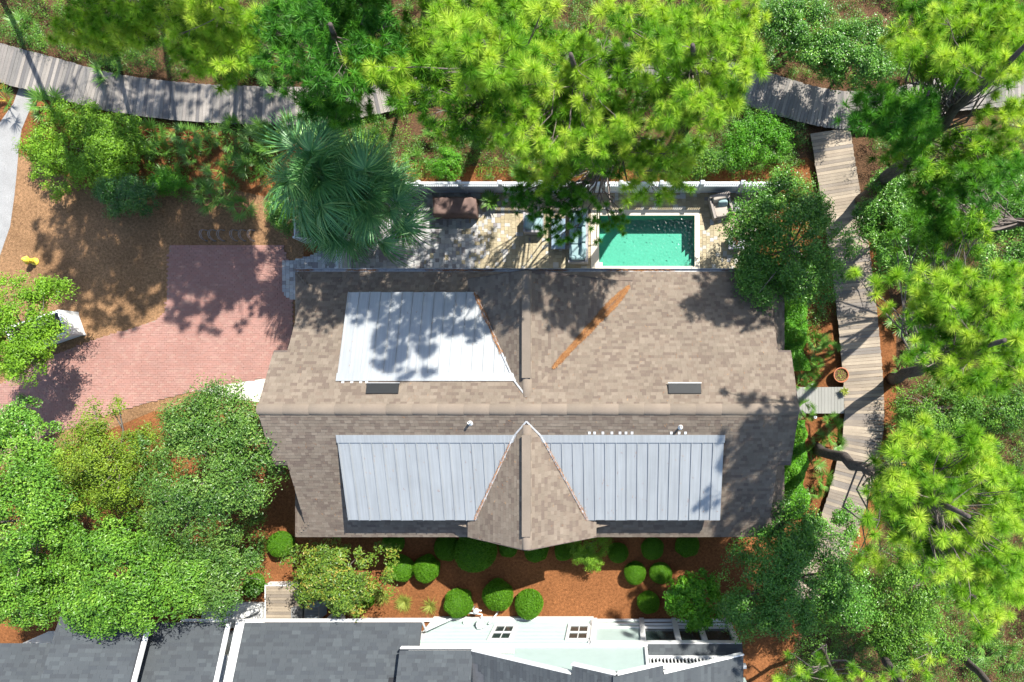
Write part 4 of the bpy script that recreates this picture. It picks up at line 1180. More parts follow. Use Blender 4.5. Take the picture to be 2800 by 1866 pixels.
# fire table
a = W(2013, 661, .5)
ft = empty("fire_table", (a.x, a.y, .06), "square grey stone fire table with reddish rocks by the pool", "fire table")
t = MB()
for (xa, xb, y_a, y_b) in ((-.35, .35, -.35, -.2), (-.35, .35, .2, .35), (-.35, -.2, -.199, .199), (.2, .35, -.199, .199)):
    t.bb(a.x + xa, a.x + xb, a.y + y_a, a.y + y_b, .50, .56)
t.build("top", M['marble'], ft)
t = MB(); t.bb(a.x - .29, a.x + .29, a.y - .29, a.y + .29, .06, .499); t.build("base", M['marble'], ft)
t = MB()
for (xa, xb, y_a, y_b) in ((-.2, .2, -.2, -.185), (-.2, .2, .185, .2), (-.2, -.185, -.184, .184), (.185, .2, -.184, .184)):
    t.bb(a.x + xa, a.x + xb, a.y + y_a, a.y + y_b, .50, .575)
t.build("burner_rim", M['steel'], ft)
ico = [(0, 0, 1), (.894, 0, .447), (.276, .851, .447), (-.724, .526, .447), (-.724, -.526, .447), (.276, -.851, .447), (.724, .526, -.447), (-.276, .851, -.447), (-.894, 0, -.447), (-.276, -.851, -.447), (.724, -.526, -.447), (0, 0, -1)]
icf = [(0, 1, 2), (0, 2, 3), (0, 3, 4), (0, 4, 5), (0, 5, 1), (1, 6, 2), (2, 7, 3), (3, 8, 4), (4, 9, 5), (5, 10, 1), (6, 7, 2), (7, 8, 3), (8, 9, 4), (9, 10, 5), (10, 6, 1), (6, 11, 7), (7, 11, 8), (8, 11, 9), (9, 11, 10), (10, 11, 6)]
for i in range(22):
    s = rng.uniform(.03, .055); t = MB(); V = np.array(ico) * s * rng.uniform(.7, 1.2, (12, 1)) + np.array([a.x + rng.uniform(-.15, .15), a.y + rng.uniform(-.15, .15), .53 + rng.uniform(0, .025)])
    t.add(V, None, icf); t.build("lava_rock", M['lava'], ft)
# long brown cover over something by the fence
a, b2 = W(1183, 589, .75), W(1300, 538, .75)
n = 26; mC = 12
def crv():
    V = []
    xs = np.linspace(a.x, b2.x, n)
    prof = [(-.5, 0), (-.515, .25), (-.51, .55), (-.47, .74), (-.36, .79), (-.15, .77), (.1, .78), (.3, .80), (.42, .78), (.49, .70), (.51, .45), (.5, 0)]
    D_ = b2.y - a.y; cy = (a.y + b2.y) / 2
    for i, x in enumerate(xs):
        e_ = min(i, n - 1 - i); sag = {0: .0, 1: .93}.get(e_, 1)
        for (py_, pz) in prof:
            wv1 = 1 + .03 * math.sin(i * 1.3 + pz * 5) + .02 * math.sin(i * 2.9)
            V.append((x + (.03 * math.sin(pz * 9)), cy + py_ * D_ * (wv1 if pz < .7 else 1), .06 + pz * (sag if e_ else .92) + (.025 * math.sin(i * .8 + py_ * 6) if pz > .6 else 0)))
    Q = [(i * mC + j, i * mC + j + 1, (i + 1) * mC + j + 1, (i + 1) * mC + j) for i in range(n - 1) for j in range(mC - 1)]
    T = []
    for o_ in (0, (n - 1) * mC):
        for j in range(1, mC - 1): T.append((o_, o_ + j + 1, o_ + j) if o_ == 0 else (o_, o_ + j, o_ + j + 1))
    return V, Q, T
cv = MB(); cv.add(*crv())
tag(cv.build("furniture_cover", M['brown_cover'], None, True, org=((a.x + b2.x) / 2, (a.y + b2.y) / 2, .06)), "long brown fabric cover over a bench against the pool fence", "cover")
# black grill by the gutter
a = W(995, 736, .7)
gr = empty("patio_grill", (a.x, a.y - .15, .06), "black grill tucked under the gutter near the palm", "grill")
t = MB(); t.bb(a.x - .32, a.x + .3, a.y - .35, a.y + .03, .06, .7); t.build("cabinet", M['black'], gr)
t = MB(); t.tube([(a.x - .3, a.y - .16, .78), (a.x + .28, a.y - .16, .78)], .17, 14); t.build("hood", M['black'], gr)
t = MB(); t.tube([(a.x - .22, a.y + .04, .8), (a.x + .2, a.y + .04, .8)], .015, 8); t.build("handle", M['steel'], gr)

# pots and small garden things
def pot(name, px, py, r_, h_, mat, label, cat="pot"):
    p = W(px, py); root = empty(name, p, label, cat)
    m1 = MB(); m1.lathe(p, [(.001, .001), (r_ * .72, .001), (r_ * .95, h_ * .85), (r_ * 1.02, h_ * .86), (r_ * 1.03, h_), (r_ * .9, h_), (r_ * .86, h_ * .8)], 28); m1.build("pot_body", mat, root, True)
    m1 = MB(); m1.lathe(p, [(.001, h_ * .82), (r_ * .87, h_ * .8)], 28); m1.build("soil", M['soil'], root)
    return root, p
def blades(n, L_, c, r_, wd, up=.6, z=0):
    V = []
    for i in range(n):
        a = rng.random() * 6.28; q_ = rng.random() * r_; l = L_ * rng.uniform(.6, 1.1); b0 = np.array([c[0] + math.cos(a) * q_, c[1] + math.sin(a) * q_, z])
        a2 = a + rng.normal(0, .5); e_ = rng.uniform(.3, 1.1) * up
        d = np.array([math.cos(a2) * math.cos(e_), math.sin(a2) * math.cos(e_), math.sin(e_)]); s = np.array([-math.sin(a2), math.cos(a2), 0]) * wd
        m_ = b0 + d * l * .55; t_ = b0 + d * l * np.array([1.15, 1.15, .8])
        V += [b0 - s * .6, b0 + s * .6, m_ - s, m_ + s, t_]
    k = np.arange(n) * 5
    Q = np.stack([k, k + 1, k + 3, k + 2], 1); T = np.stack([k + 2, k + 3, k + 4], 1)
    return V, Q, T
def plant_part(name, mat, root, V, Q, T):
    org = np.array(chain(root)); o = mobj(name, make_mesh(name, np.array(V) - org, Q, T, (mat,), tint=rng.random(len(V)) * .2 + .5), None, org)
    return setp(o, root)
r, p = pot("terracotta_pot", 2292, 1026, .335, .42, M['terracotta'], "large terracotta pot with sparse seedlings beside the brown boardwalk")
plant_part("seedlings", M['drygrass'], r, *blades(60, .13, p, .26, .008, .9, .35))
r, p = pot("succulent_pot", 2299, 1070, .15, .22, M['fence'], "small white pot of spiky succulent on the grey entry bridge")
for o_ in [r]: o_.location.z += .3
plant_part("succulent", M['drygrass'], r, *blades(70, .2, p, .06, .02, .9, .5))
r, p = pot("potted_plant", 1346, 555, .24, .4, M['brown_cover'], "round pot of leafy plant between the brown cover and pine branch")
plant_part("foliage", M['palmetto'], r, *blades(170, .42, p, .15, .028, .9, .38))
for px, py, lb in ((2226, 1141, "small white ring light on the mulch below the entry bridge"), (2220, 1052, "small dark garden light above the grey entry bridge"), (168, 800, "tiny grey ring sprinkler head on the mulch near the white enclosure")):
    p = W(px, py); t = MB(); t.lathe(p, [(.03, 0), (.03, .14), (.075, .15), (.075, .19), (.03, .19), (.028, .12)], 14)
    tag(t.build("garden_light", M['steel'] if '  ' in lb else M['fence'], None, True, org=p), lb, "garden light")
for px, py, lb in ((1046, 1629, "pale tussock grass nearest the orange flecked tree"), (1106, 1646, "pale tussock grass in the middle of the mulch row"), (1176, 1657, "wispy dry tussock grass farthest from the orange flecked tree")):
    p = W(px, py); r = empty("tussock_grass", p, lb, "grass tuft", "grass tussocks on the mulch")
    plant_part("blades", M['drygrass'], r, *blades(260 if px < 1170 else 110, .42, p, .12, .007, .8, .0))
# ================================================================== VEGETATION
def unit_rand(n):
    v = rng.normal(size=(n, 3)); return v / np.linalg.norm(v, axis=1)[:, None]

def leaf_geo(C, nrm, l, w, fold=.18, slim=False):
    """one rhombic folded leaf per centre"""
    n = len(C)
    nrm = nrm / (np.linalg.norm(nrm, axis=1)[:, None] + 1e-9)
    r_ = unit_rand(n); d = np.cross(nrm, r_); d /= np.linalg.norm(d, axis=1)[:, None] + 1e-9
    s = np.cross(nrm, d)
    l = (l * rng.uniform(.7, 1.25, n))[:, None]; w = (w * rng.uniform(.75, 1.2, n))[:, None]
    up = nrm * w * fold
    b0 = C - d * l / 2; t = C + d * l / 2 - nrm * l * .08
    e1 = C - d * l * .06 + s * w / 2 + up; e2 = C - d * l * .06 - s * w / 2 + up
    if slim:
        return np.stack([b0 + s * w * .35, b0 + s * -w * .35 + d * l * .25, t], 1).reshape(-1, 3), np.arange(n * 3).reshape(-1, 3)
    V = np.stack([b0, e1, t, e2], 1).reshape(-1, 3)
    Q = np.arange(n * 4).reshape(-1, 4)
    return V, Q

def bumpy(seed):
    r2 = np.random.default_rng(seed); K = r2.normal(size=(7, 3)) * 2.2; ph = r2.random(7) * 6.28
    return lambda d: 1 + .13 * np.sin(d @ K.T + ph).sum(axis=1) / 1.6

def crown_clumps(c, rad, ncl, seed, zmin=-.35, hollow=.6):
    d = unit_rand(ncl * 3); d = d[d[:, 2] > zmin][:ncl]
    f = bumpy(seed)(d); q_ = (rng.random(len(d)) * (1 - hollow ** 3) + hollow ** 3) ** (1 / 3)
    return np.asarray(c) + d * np.asarray(rad) * (f * q_)[:, None], d

def bough_clumps(c, rad, ncl, seed):
    """clumps gathered on separate boughs, leaving gaps between them"""
    rad = np.asarray(rad, float); nb = max(5, int(3.2 * rad[0] * rad[1] + 4))
    d = unit_rand(nb * 4); d = d[d[:, 2] > -.25][:nb]
    bc = np.asarray(c) + d * rad * (bumpy(seed)(d) * rng.uniform(.45, .86, len(d)))[:, None]
    size = rng.uniform(.55, 1.2, len(d)) * min(.62, .42 * rad[:2].mean())
    k = rng.choice(len(d), ncl, p=size ** 2 / (size ** 2).sum())
    P = bc[k] + unit_rand(ncl) * (size[k] * rng.random(ncl) ** .4)[:, None] * np.array([1, 1, .55])
    e = P - np.asarray(c); e /= np.linalg.norm(e, axis=1)[:, None] + 1e-6
    return P, e

def clump_leaves(cc, dirs, cr, per, l, w, flat=.7, upb=.8, slim=False):
    n = len(cc); cr = cr * rng.uniform(.6, 1.3, n)
    k = np.repeat(np.arange(n), per)
    u_ = unit_rand(len(k)); rr = rng.random(len(k)) ** .5
    C = cc[k] + u_ * (cr[k] * rr)[:, None] * np.array([1, 1, flat])
    nr = u_ * .9 + dirs[k] * .3 + np.array([0, 0, upb * .75]) + rng.normal(size=(len(k), 3)) * .4
    V, Q = leaf_geo(C, nr, l, w, slim=slim)
    tc = np.clip(rng.normal(.45, .3, n), 0, 1)
    return V, Q, np.repeat(tc[k], 3 if slim else 4)

def obj_from(name, V, Q, T, mat, parent, tint=None, smooth=False):
    org = np.array(chain(parent)) if parent is not None else np.zeros(3)
    o = link(bpy.data.objects.new(name, make_mesh(name, V - org, Q, T, (mat,), smooth, tint=tint)))
    o.parent = parent
    return o

def broadleaf(name, label, cat, px, py, zc, rad, ncl, cr, per, leaf, mat, group=None, base=None, trunk_r=.11, bark='oakbark', lobes=None, ntrunk=1):
    """crown centred where the photo shows it at height zc"""
    c = W(px, py, zc)
    b0 = W(*base) if base else Vector((c.x * 1.0 + rng.normal(0, .15), c.y + rng.normal(0, .15), 0))
    root = empty(name, b0, label, cat, group)
    cs, ds = [], []
    for (ox, oy, oz, s) in (lobes or [(0, 0, 0, 1)]):
        n1 = int(ncl * s * s * .62)
        a, d = bough_clumps((c.x + ox, c.y + oy, zc + oz), np.array(rad) * s, n1, rng.integers(1e6))
        a2, d2 = crown_clumps((c.x + ox, c.y + oy, zc + oz - .15 * rad[2]), np.array(rad) * s * .96, int(ncl * s * s) - n1, rng.integers(1e6))
        a, d = np.concatenate([a, a2]), np.concatenate([d, d2])
        cs.append(a); ds.append(d)
    cc, dd = np.concatenate(cs), np.concatenate(ds)
    cc[:, 2] = np.maximum(cc[:, 2], cr * .6)
    V, Q, t = clump_leaves(cc, dd, cr, per, leaf[0], leaf[1])
    obj_from("crown", V, Q, None, M[mat], root, t)
    tr = MB(); zt = max(zc - rad[2] * .35, .3)
    top = np.array([c.x, c.y, zt])
    for k in range(ntrunk):
        o_ = rng.normal(0, .12, 3) * (ntrunk > 1); o_[2] = 0
        s_ = np.array(b0) + o_; mid = (s_ + top) / 2 + rng.normal(0, .12, 3) * np.array([1, 1, 0])
        tr.tube([s_, mid, top], [trunk_r, trunk_r * .8, trunk_r * .5], 8)
    pick = rng.choice(len(cc), min(len(cc), 26), replace=False)
    for i in pick:
        e_ = cc[i]; m_ = top * .45 + e_ * .55 + rng.normal(0, .12, 3)
        tr.tube([top, m_, e_], [trunk_r * .42, trunk_r * .26, trunk_r * .1], 5, False)
    tr.build("trunk", M[bark], root, True)
    return root

# ---------------------------------------------------------------- pines
def tuft_geo(C, D, L, wd, per, fine):
    n = len(C); k = np.repeat(np.arange(n), np.where(fine, per * 2.1, per * .75).astype(int))
    fk = fine[k]; wd = np.where(fk, wd * .6, wd)[:, None]
    u_ = unit_rand(len(k))
    d = u_ + D[k] * .55; d /= np.linalg.norm(d, axis=1)[:, None]
    l = (L[k] * np.where(fk, rng.uniform(.85, 1.06, len(k)), rng.uniform(.75, 1.1, len(k))))[:, None]
    s = np.cross(d, unit_rand(len(k))); s /= np.linalg.norm(s, axis=1)[:, None] + 1e-9; s *= wd
    along = D[k] * ((rng.random(len(k)) * .55 - .35) * L[k] * np.where(fk, .45, 1))[:, None]
    b0 = C[k] + along + d * l * .06; t = b0 + d * l; t[:, 2] -= (l[:, 0] * .10)
    V = np.stack([b0 - s, b0 + s, t], 1).reshape(-1, 3)
    return V, np.arange(len(V)).reshape(-1, 3), k

def pine(label, base, top, trunk_r, clusters, mat='pine', group="pine trees", tuft=.285, per=80, zdef=12.0, curve=0.0, wd=.0105, fill=None, fillb=None, crown_from=.55):
    """base=(px,py); top=(px,py,z); clusters=(px,py[,z[,radius_px[,n]]])"""
    b0 = W(*base); t = W(*top)
    root = empty("pine_tree", b0, label, "pine tree", group)
    side = (t - b0).cross(Vector((0, 0, 1))); side = side.normalized() if side.length > 1e-3 else Vector((1, 0, 0))
    ss = np.linspace(0, 1, 12)
    wob = rng.normal(0, .05, (12, 2)); wob[0] = 0
    path = np.array([np.array(b0.lerp(t, s)) + np.array(side) * curve * math.sin(math.pi * s) + np.array([wob[i, 0], wob[i, 1], 0]) for i, s in enumerate(ss)])
    tr = MB(); tr.tube(path, np.interp(ss, [0, .03, .5, 1], [trunk_r * 1.25, trunk_r, trunk_r * .75, trunk_r * .22]), 12)
    tr.build("trunk", M['bark'], root, True)
    cl = list(clusters)
    for cx, cy, rx, ry, n, z0, z1 in (fillb or []):
        for i in range(n):
            a = rng.random() * 6.28; q_ = math.sqrt(rng.random())
            cl.append((cx + rx * q_ * math.cos(a), cy + ry * q_ * math.sin(a), rng.uniform(z0, z1), 40, 4))
    ncl = len(cl)
    if fill:                       # (cx, cy, rx, ry, n, z0, z1)
        for cx, cy, rx, ry, n, z0, z1 in fill:
            for i in range(int(n * 2.5)):
                a = rng.random() * 6.28; q_ = math.sqrt(rng.random())
                cl.append((cx + rx * q_ * math.cos(a), cy + ry * q_ * math.sin(a), rng.uniform(z0, z1)))
    br = MB(); TC, TD, TL, TT, TF = [], [], [], [], []
    for ci, c_ in enumerate(cl):
        px, py = c_[0], c_[1]; z = c_[2] if len(c_) > 2 else zdef + rng.normal(0, .5)
        rp = c_[3] if len(c_) > 3 else 44; n = c_[4] if len(c_) > 4 else 6
        ce = np.array(W(px, py, z)); rm = rp * (CAM_H - z) / FP
        zt = np.clip(z - rng.uniform(.3, 4.5), b0.z + (t.z - b0.z) * .35, t.z * .97)
        s = (zt - b0.z) / (t.z - b0.z)
        a0 = np.array([np.interp(s, ss, path[:, k]) for k in range(3)])
        node = ce - (ce - a0) / (np.linalg.norm(ce - a0) + 1e-6) * min(rm * .9, .5)
        L_ = np.linalg.norm(node - a0); r0 = min(.010 + .0065 * L_, trunk_r * .3)
        m1 = a0 * .6 + node * .4 + np.array([0, 0, -.08 * L_]) + rng.normal(0, .06 * L_, 3)
        m2 = a0 * .25 + node * .75 + np.array([0, 0, -.06 * L_]) + rng.normal(0, .04 * L_, 3)
        br.tube([a0, m1, m2, node], [r0, r0 * .8, r0 * .55, r0 * .4], 6, False)
        tc = np.clip(rng.normal(.7 if ci < ncl else .3, .16), 0, 1)  # tint carries sun on outer new growth, shade on older fill tufts
        for i in range(n):
            o_ = unit_rand(1)[0] * np.array([1, 1, .55]) * rm * rng.uniform(.35, 1.0)
            p = ce + o_; d = p - node; d /= np.linalg.norm(d) + 1e-6; d = d * .7 + np.array([0, 0, .6]); d /= np.linalg.norm(d)
            br.tube([node, p - d * .05], [.011, .006], 3, False)
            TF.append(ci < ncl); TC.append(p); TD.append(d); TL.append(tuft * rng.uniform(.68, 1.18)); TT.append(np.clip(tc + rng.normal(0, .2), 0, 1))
    if br.n: br.build("branches", M['twig'], root, True)
    if TC:
        V, T, k = tuft_geo(np.array(TC), np.array(TD), np.array(TL), wd, per, np.array(TF))
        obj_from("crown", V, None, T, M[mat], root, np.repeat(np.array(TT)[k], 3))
    return root

pine("pine with bright tufts overhanging the brown boardwalk near the entry bridge", (2440, 1036), (2740, 930, 14.2), .24,
     [(2340, 755, 11.5, 22, 3), (2385, 790, 11.6, 30, 4), (2440, 750, 11.8, 30, 4), (2430, 842, 11.6, 18, 2), (2480, 770, 11.8, 26, 3), (2490, 830, 11.9, 20, 2), (2547, 782, 12.6, 26, 3), (2620, 805, 12.8, 26, 3), (2725, 735, 13.2, 18, 1), (2700, 785, 12.9, 26, 3), (2755, 800, 13, 30, 4), (2560, 845, 12.6, 34, 4), (2545, 920, 12.5, 24, 2), (2600, 880, 12.8, 40, 6), (2690, 850, 13.1, 36, 5), (2745, 870, 13.3, 30, 4), (2650, 920, 13, 40, 6), (2710, 910, 13.4, 30, 4), (2715, 980, 13.2, 36, 5), (2790, 930, 13.4, 30, 3), (2575, 1000, 12.4, 18, 1), (2625, 985, 12.8, 34, 5), (2660, 1030, 12.6, 30, 4), (2740, 1040, 12.7, 32, 4), (2790, 1010, 13, 30, 3), (2510, 880, 12.2, 26, 3), (2760, 940, 13.2, 30, 4), (2650, 860, 12.9, 30, 4)],
     fill=[(2660, 900, 160, 150, 26, 10.5, 12.4), (2560, 640, 120, 60, 8, 8.5, 10)], fillb=[(2650, 900, 180, 180, 26, 12.2, 13.6), (2760, 760, 60, 60, 5, 12.5, 13.5)])
pine("pine with bright tufts whose dark trunk leans over the brown boardwalk", (2232, 1226), (2660, 1410, 14.5), .23,
     [(2395, 1265, 11, 24, 2), (2440, 1230, 11.5, 28, 3), (2510, 1238, 12, 26, 3), (2460, 1320, 12.3, 30, 4), (2545, 1325, 12.8, 34, 3), (2640, 1330, 13, 30, 2), (2700, 1300, 13, 28, 3), (2760, 1280, 13, 28, 3), (2400, 1365, 11.8, 28, 3), (2455, 1392, 12.4, 34, 5), (2540, 1385, 12.9, 26, 2), (2610, 1392, 13.2, 22, 2), (2745, 1380, 13.5, 26, 2), (2690, 1445, 13.4, 26, 3), (2750, 1440, 13.6, 30, 4), (2790, 1340, 13.4, 30, 3), (2510, 1445, 12.6, 24, 2), (2450, 1465, 12.2, 26, 3), (2630, 1480, 13, 26, 3), (2400, 1430, 11.5, 26, 3), (2370, 1520, 10.5, 30, 4), (2410, 1540, 10.6, 26, 3), (2340, 1545, 10.3, 22, 2), (2720, 1555, 13.2, 30, 3), (2780, 1530, 13.2, 30, 3), (2570, 1600, 12.6, 24, 2), (2630, 1600, 12.8, 30, 3), (2725, 1695, 12.8, 26, 2), (2780, 1640, 13, 28, 3), (2685, 1570, 13, 20, 1), (2670, 1230, 12.8, 30, 3), (2600, 1250, 12.6, 26, 2)],
     fill=[(2600, 1390, 200, 190, 34, 10, 12.3), (2700, 1600, 100, 110, 10, 10, 12)], fillb=[(2610, 1380, 230, 200, 34, 12, 13.8), (2720, 1630, 100, 130, 12, 12, 13.4), (2560, 1200, 140, 50, 7, 12, 13)])
pine("tall pine leaning across the boardwalk bend with a thick bare trunk", (2352, 552), (2800, 128, 14.5), .27,
     [(2480, 150), (2540, 120), (2600, 150), (2640, 60), (2700, 40), (2690, 130), (2750, 60), (2780, 130), (2640, 175), (2740, 180), (2790, 210), (2550, 60), (2590, 20), (2760, 10), (2720, 290, 11), (2770, 330, 11), (2790, 270, 11), (2740, 360, 10.5), (2700, 330, 10.5), (2790, 400, 10.5), (2490, 30, 12), (2440, 110, 11.5), (2530, 190, 11.5)],
     fill=[(2660, 110, 190, 120, 36, 10, 12.5), (2600, 430, 170, 60, 12, 8.5, 10.5)], fillb=[(2660, 100, 170, 120, 16, 12, 13.4)], zdef=13)
pine("young pine spreading dark tufts over the boardwalk junction", (2520, 430), (2540, 250, 13), .13,
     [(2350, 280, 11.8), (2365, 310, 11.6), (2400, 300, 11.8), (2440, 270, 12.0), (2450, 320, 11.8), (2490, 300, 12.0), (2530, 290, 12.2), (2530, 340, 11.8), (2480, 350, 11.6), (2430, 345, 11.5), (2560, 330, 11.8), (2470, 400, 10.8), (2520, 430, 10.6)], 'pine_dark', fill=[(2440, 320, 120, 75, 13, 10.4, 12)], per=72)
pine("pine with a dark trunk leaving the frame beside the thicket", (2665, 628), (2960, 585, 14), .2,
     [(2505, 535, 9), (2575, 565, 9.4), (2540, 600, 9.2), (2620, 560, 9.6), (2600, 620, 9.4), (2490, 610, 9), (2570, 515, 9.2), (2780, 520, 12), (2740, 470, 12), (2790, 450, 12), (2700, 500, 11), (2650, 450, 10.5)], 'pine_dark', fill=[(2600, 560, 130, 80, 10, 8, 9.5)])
pine("small pine with sparse tufts below the big glossy oak", (2238, 1752), (2300, 1880, 8), .11,
     [(2160, 1785, 7.4, 12, 1), (2240, 1798, 7.4, 14, 2), (2200, 1832, 7.6, 20, 2), (2260, 1848, 7.8, 24, 3), (2330, 1838, 7.6, 24, 3), (2130, 1866, 7, 24, 3), (2365, 1850, 7.6, 20, 2), (2180, 1870, 7.4, 24, 3), (2310, 1870, 7.6, 24, 3), (2430, 1850, 7.6, 22, 2)], per=72)
pine("slim pine sapling with loose tufts near two bare trunks", (2520, 1820), (2550, 1770, 7.2), .05,
     [(2558, 1745, 7, 14, 1), (2555, 1800, 6.8, 26, 2), (2500, 1835, 6.6, 24, 2), (2540, 1850, 6.8, 22, 2), (2470, 1860, 6.6, 20, 2)], per=72)
pine("bare dark pine trunk slanting out of the frame beside the sapling", (2385, 1740), (2540, 2000, 11), .2, [(2560, 2060, 11), (2520, 2100, 11), (2600, 2080, 11)])
pine("bare dark pine trunk nearest the lower corner of the frame", (2600, 1770), (2900, 2050, 12), .17, [(2900, 2060, 12), (2950, 2080, 12), (2920, 2120, 12)])
pine("pine with one bright crown cluster over the shaded boardwalk", (1330, 330), (1330, 110, 16), .25,
     [(1215, 30), (1240, 80), (1235, 150), (1285, 130), (1335, 110), (1365, 95), (1370, 140), (1255, 165), (1315, 175), (1370, 200), (1410, 180), (1395, 235), (1455, 195), (1340, 150), (1290, 165), (980, 165, 13), (1010, 145, 13), (1040, 185, 13.2), (1085, 165, 13), (1005, 230, 12.8), (1095, 235, 12.8), (1060, 205, 13), (1180, 110, 13), (1450, 60, 14.4), (1420, 20, 14.4), (1500, 10), (1330, 20), (1280, 60, 13)],
     fill=[(1300, 140, 230, 150, 34, 9.5, 12.8), (1380, 90, 170, 130, 16, 7.5, 9.5), (1120, 215, 95, 80, 13, 11.4, 13), (1290, 330, 110, 70, 9, 10.5, 12.5)], zdef=15, fillb=[(1330, 150, 130, 100, 10, 14.4, 15.4)])
pine("dense dark pine crown over the boardwalk above the palm", (930, 250), (900, 60, 14), .24,
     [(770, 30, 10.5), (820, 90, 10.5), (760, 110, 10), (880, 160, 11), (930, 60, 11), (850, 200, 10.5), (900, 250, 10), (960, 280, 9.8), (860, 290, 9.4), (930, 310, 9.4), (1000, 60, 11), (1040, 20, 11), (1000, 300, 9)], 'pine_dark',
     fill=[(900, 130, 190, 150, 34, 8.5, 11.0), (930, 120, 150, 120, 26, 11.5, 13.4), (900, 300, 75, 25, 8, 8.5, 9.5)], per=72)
pine("broad pine in the middle of the grove behind the pool fence", (1600, 330), (1560, 150, 13.5), .26,
     [(1530, 240, 12.8, 16, 1), (1500, 230, 12.3), (1420, 385), (1460, 375), (1440, 420), (1500, 410), (1480, 445, 11.8), (1555, 385), (1595, 375), (1625, 385), (1690, 325, 12.8, 20, 2), (1720, 345, 12.4), (1675, 365, 12), (1600, 275), (1640, 240), (1590, 200), (1560, 330, 11.5), (1640, 300, 11.5), (1530, 130), (1480, 160), (1600, 120), (1680, 180), (1680, 110)],
     fill=[(1570, 270, 180, 180, 46, 8.5, 11.8)], fillb=[(1520, 290, 210, 170, 18, 11.6, 12.8)], zdef=12.4)
pine("wide pine nearest the boardwalk gap with the brightest outer tufts", (1880, 330), (1900, 130, 14), .26,
     [(1850, 40), (1890, 60), (1930, 25), (1965, 60), (2000, 20), (2040, 60), (2065, 20), (1800, 40), (1760, 20), (1780, 90), (1830, 110), (1880, 120), (1920, 100), (1980, 110), (2030, 110), (2050, 150), (2070, 165), (1985, 165), (2040, 205), (1990, 225), (1945, 195), (1900, 170), (2025, 255), (1880, 250), (1905, 275), (1850, 260), (1945, 300), (2000, 280), (1880, 330), (1830, 300), (1960, 245), (1780, 160), (1840, 190), (1760, 230), (1930, 340, 12), (1800, 330, 12), (1700, 60), (1650, 30)],
     fill=[(1880, 170, 190, 170, 30, 10, 12)], zdef=13)
pine("pine whose low branches droop over the pool fence and sofa", (1690, 430), (1690, 330, 11.5), .2,
     [(1740, 440), (1780, 425), (1830, 425), (1865, 450), (1750, 480), (1800, 480), (1850, 480), (1730, 520), (1790, 520), (1825, 540, 9.6, 26, 3), (1865, 510), (1720, 400), (1820, 390), (1900, 400, 9.5), (1540, 470, 9.5), (1480, 500, 9), (1440, 480, 9)],
     zdef=10.3, fill=[(1640, 400, 200, 60, 16, 7.5, 9.3)])
pine("low shaded pine bough hanging over the armchair and coffee table", (1655, 470), (1650, 400, 8.5), .12,
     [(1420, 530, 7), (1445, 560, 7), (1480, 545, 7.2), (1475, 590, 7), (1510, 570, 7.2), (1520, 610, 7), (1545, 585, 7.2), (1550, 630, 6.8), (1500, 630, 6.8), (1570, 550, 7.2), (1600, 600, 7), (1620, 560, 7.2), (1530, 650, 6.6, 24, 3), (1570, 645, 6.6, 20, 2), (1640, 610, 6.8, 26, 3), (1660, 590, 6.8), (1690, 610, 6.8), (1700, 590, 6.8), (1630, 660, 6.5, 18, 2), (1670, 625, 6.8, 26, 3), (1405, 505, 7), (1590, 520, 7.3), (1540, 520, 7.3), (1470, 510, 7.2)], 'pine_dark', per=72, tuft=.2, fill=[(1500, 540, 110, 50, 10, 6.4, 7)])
pine("pine crown at the frame top above the straight boardwalk", (300, 70), (290, -40, 11), .09,
     [(200, 60, 9), (170, 90, 9), (230, 100, 9), (280, 120, 9), (320, 80, 9.5), (350, 110, 9), (240, 30, 9.5), (310, 20, 10), (370, 40, 9.5), (410, 20, 10), (430, 70, 9.5), (380, 90, 9), (460, 30, 10), (480, 60, 9.5), (260, 65, 9.5), (340, 50, 9.8)], fill=[(320, 60, 160, 70, 14, 7.5, 9)], fillb=[(320, 50, 170, 70, 9, 9, 10)], per=72)
pine("bright pine crown leaning over the boardwalk beside the yellow palmetto", (640, 150), (600, 20, 11.5), .10,
     [(540, 60, 10), (580, 50, 10), (620, 30, 10.5), (560, 110, 9.5), (520, 90, 10), (610, 90, 10), (650, 70, 10), (590, 140, 9.5), (550, 130, 9.5), (630, 120, 9.5), (690, 90, 10), (510, 30, 10.5), (570, 190, 8.8), (520, 180, 8.6), (610, 240, 8, 24, 3), (490, 130, 9), (680, 30, 10.5), (640, 200, 8.6)], fill=[(590, 110, 110, 100, 22, 7.5, 9.2)], fillb=[(590, 100, 120, 100, 10, 9.5, 10.6)], per=72)
# tall pines beyond the frame whose shade falls on the drive
pine("tall pine beyond the frame shading the mulch beside the drive", (-40, -120), (-60, -600, 15), .11, [], fill=[(-90, -480, 260, 230, 60, 12.2, 14.5)], zdef=13)
pine("tall pine beyond the frame shading the top of the drive", (420, -130), (330, -560, 15), .11, [], fill=[(380, -420, 240, 190, 46, 11.8, 14.5)], zdef=13)
pine("tall pine beyond the frame shading the metal roof and patio", (1180, -60), (1120, -300, 15.5), .11, [], fill=[(1150, -190, 300, 130, 44, 12, 14.5)], zdef=13)

pine("distant tall pine beyond the frame shading the start of the boardwalk", (60, -330), (80, -860, 13.5), .08, [], fill=[(100, -830, 300, 190, 26, 10.5, 13)], zdef=12)
pine("distant tall pine beyond the frame shading the middle of the boardwalk", (640, -330), (610, -800, 13.5), .08, [], fill=[(620, -780, 300, 190, 26, 10.5, 13)], zdef=12)
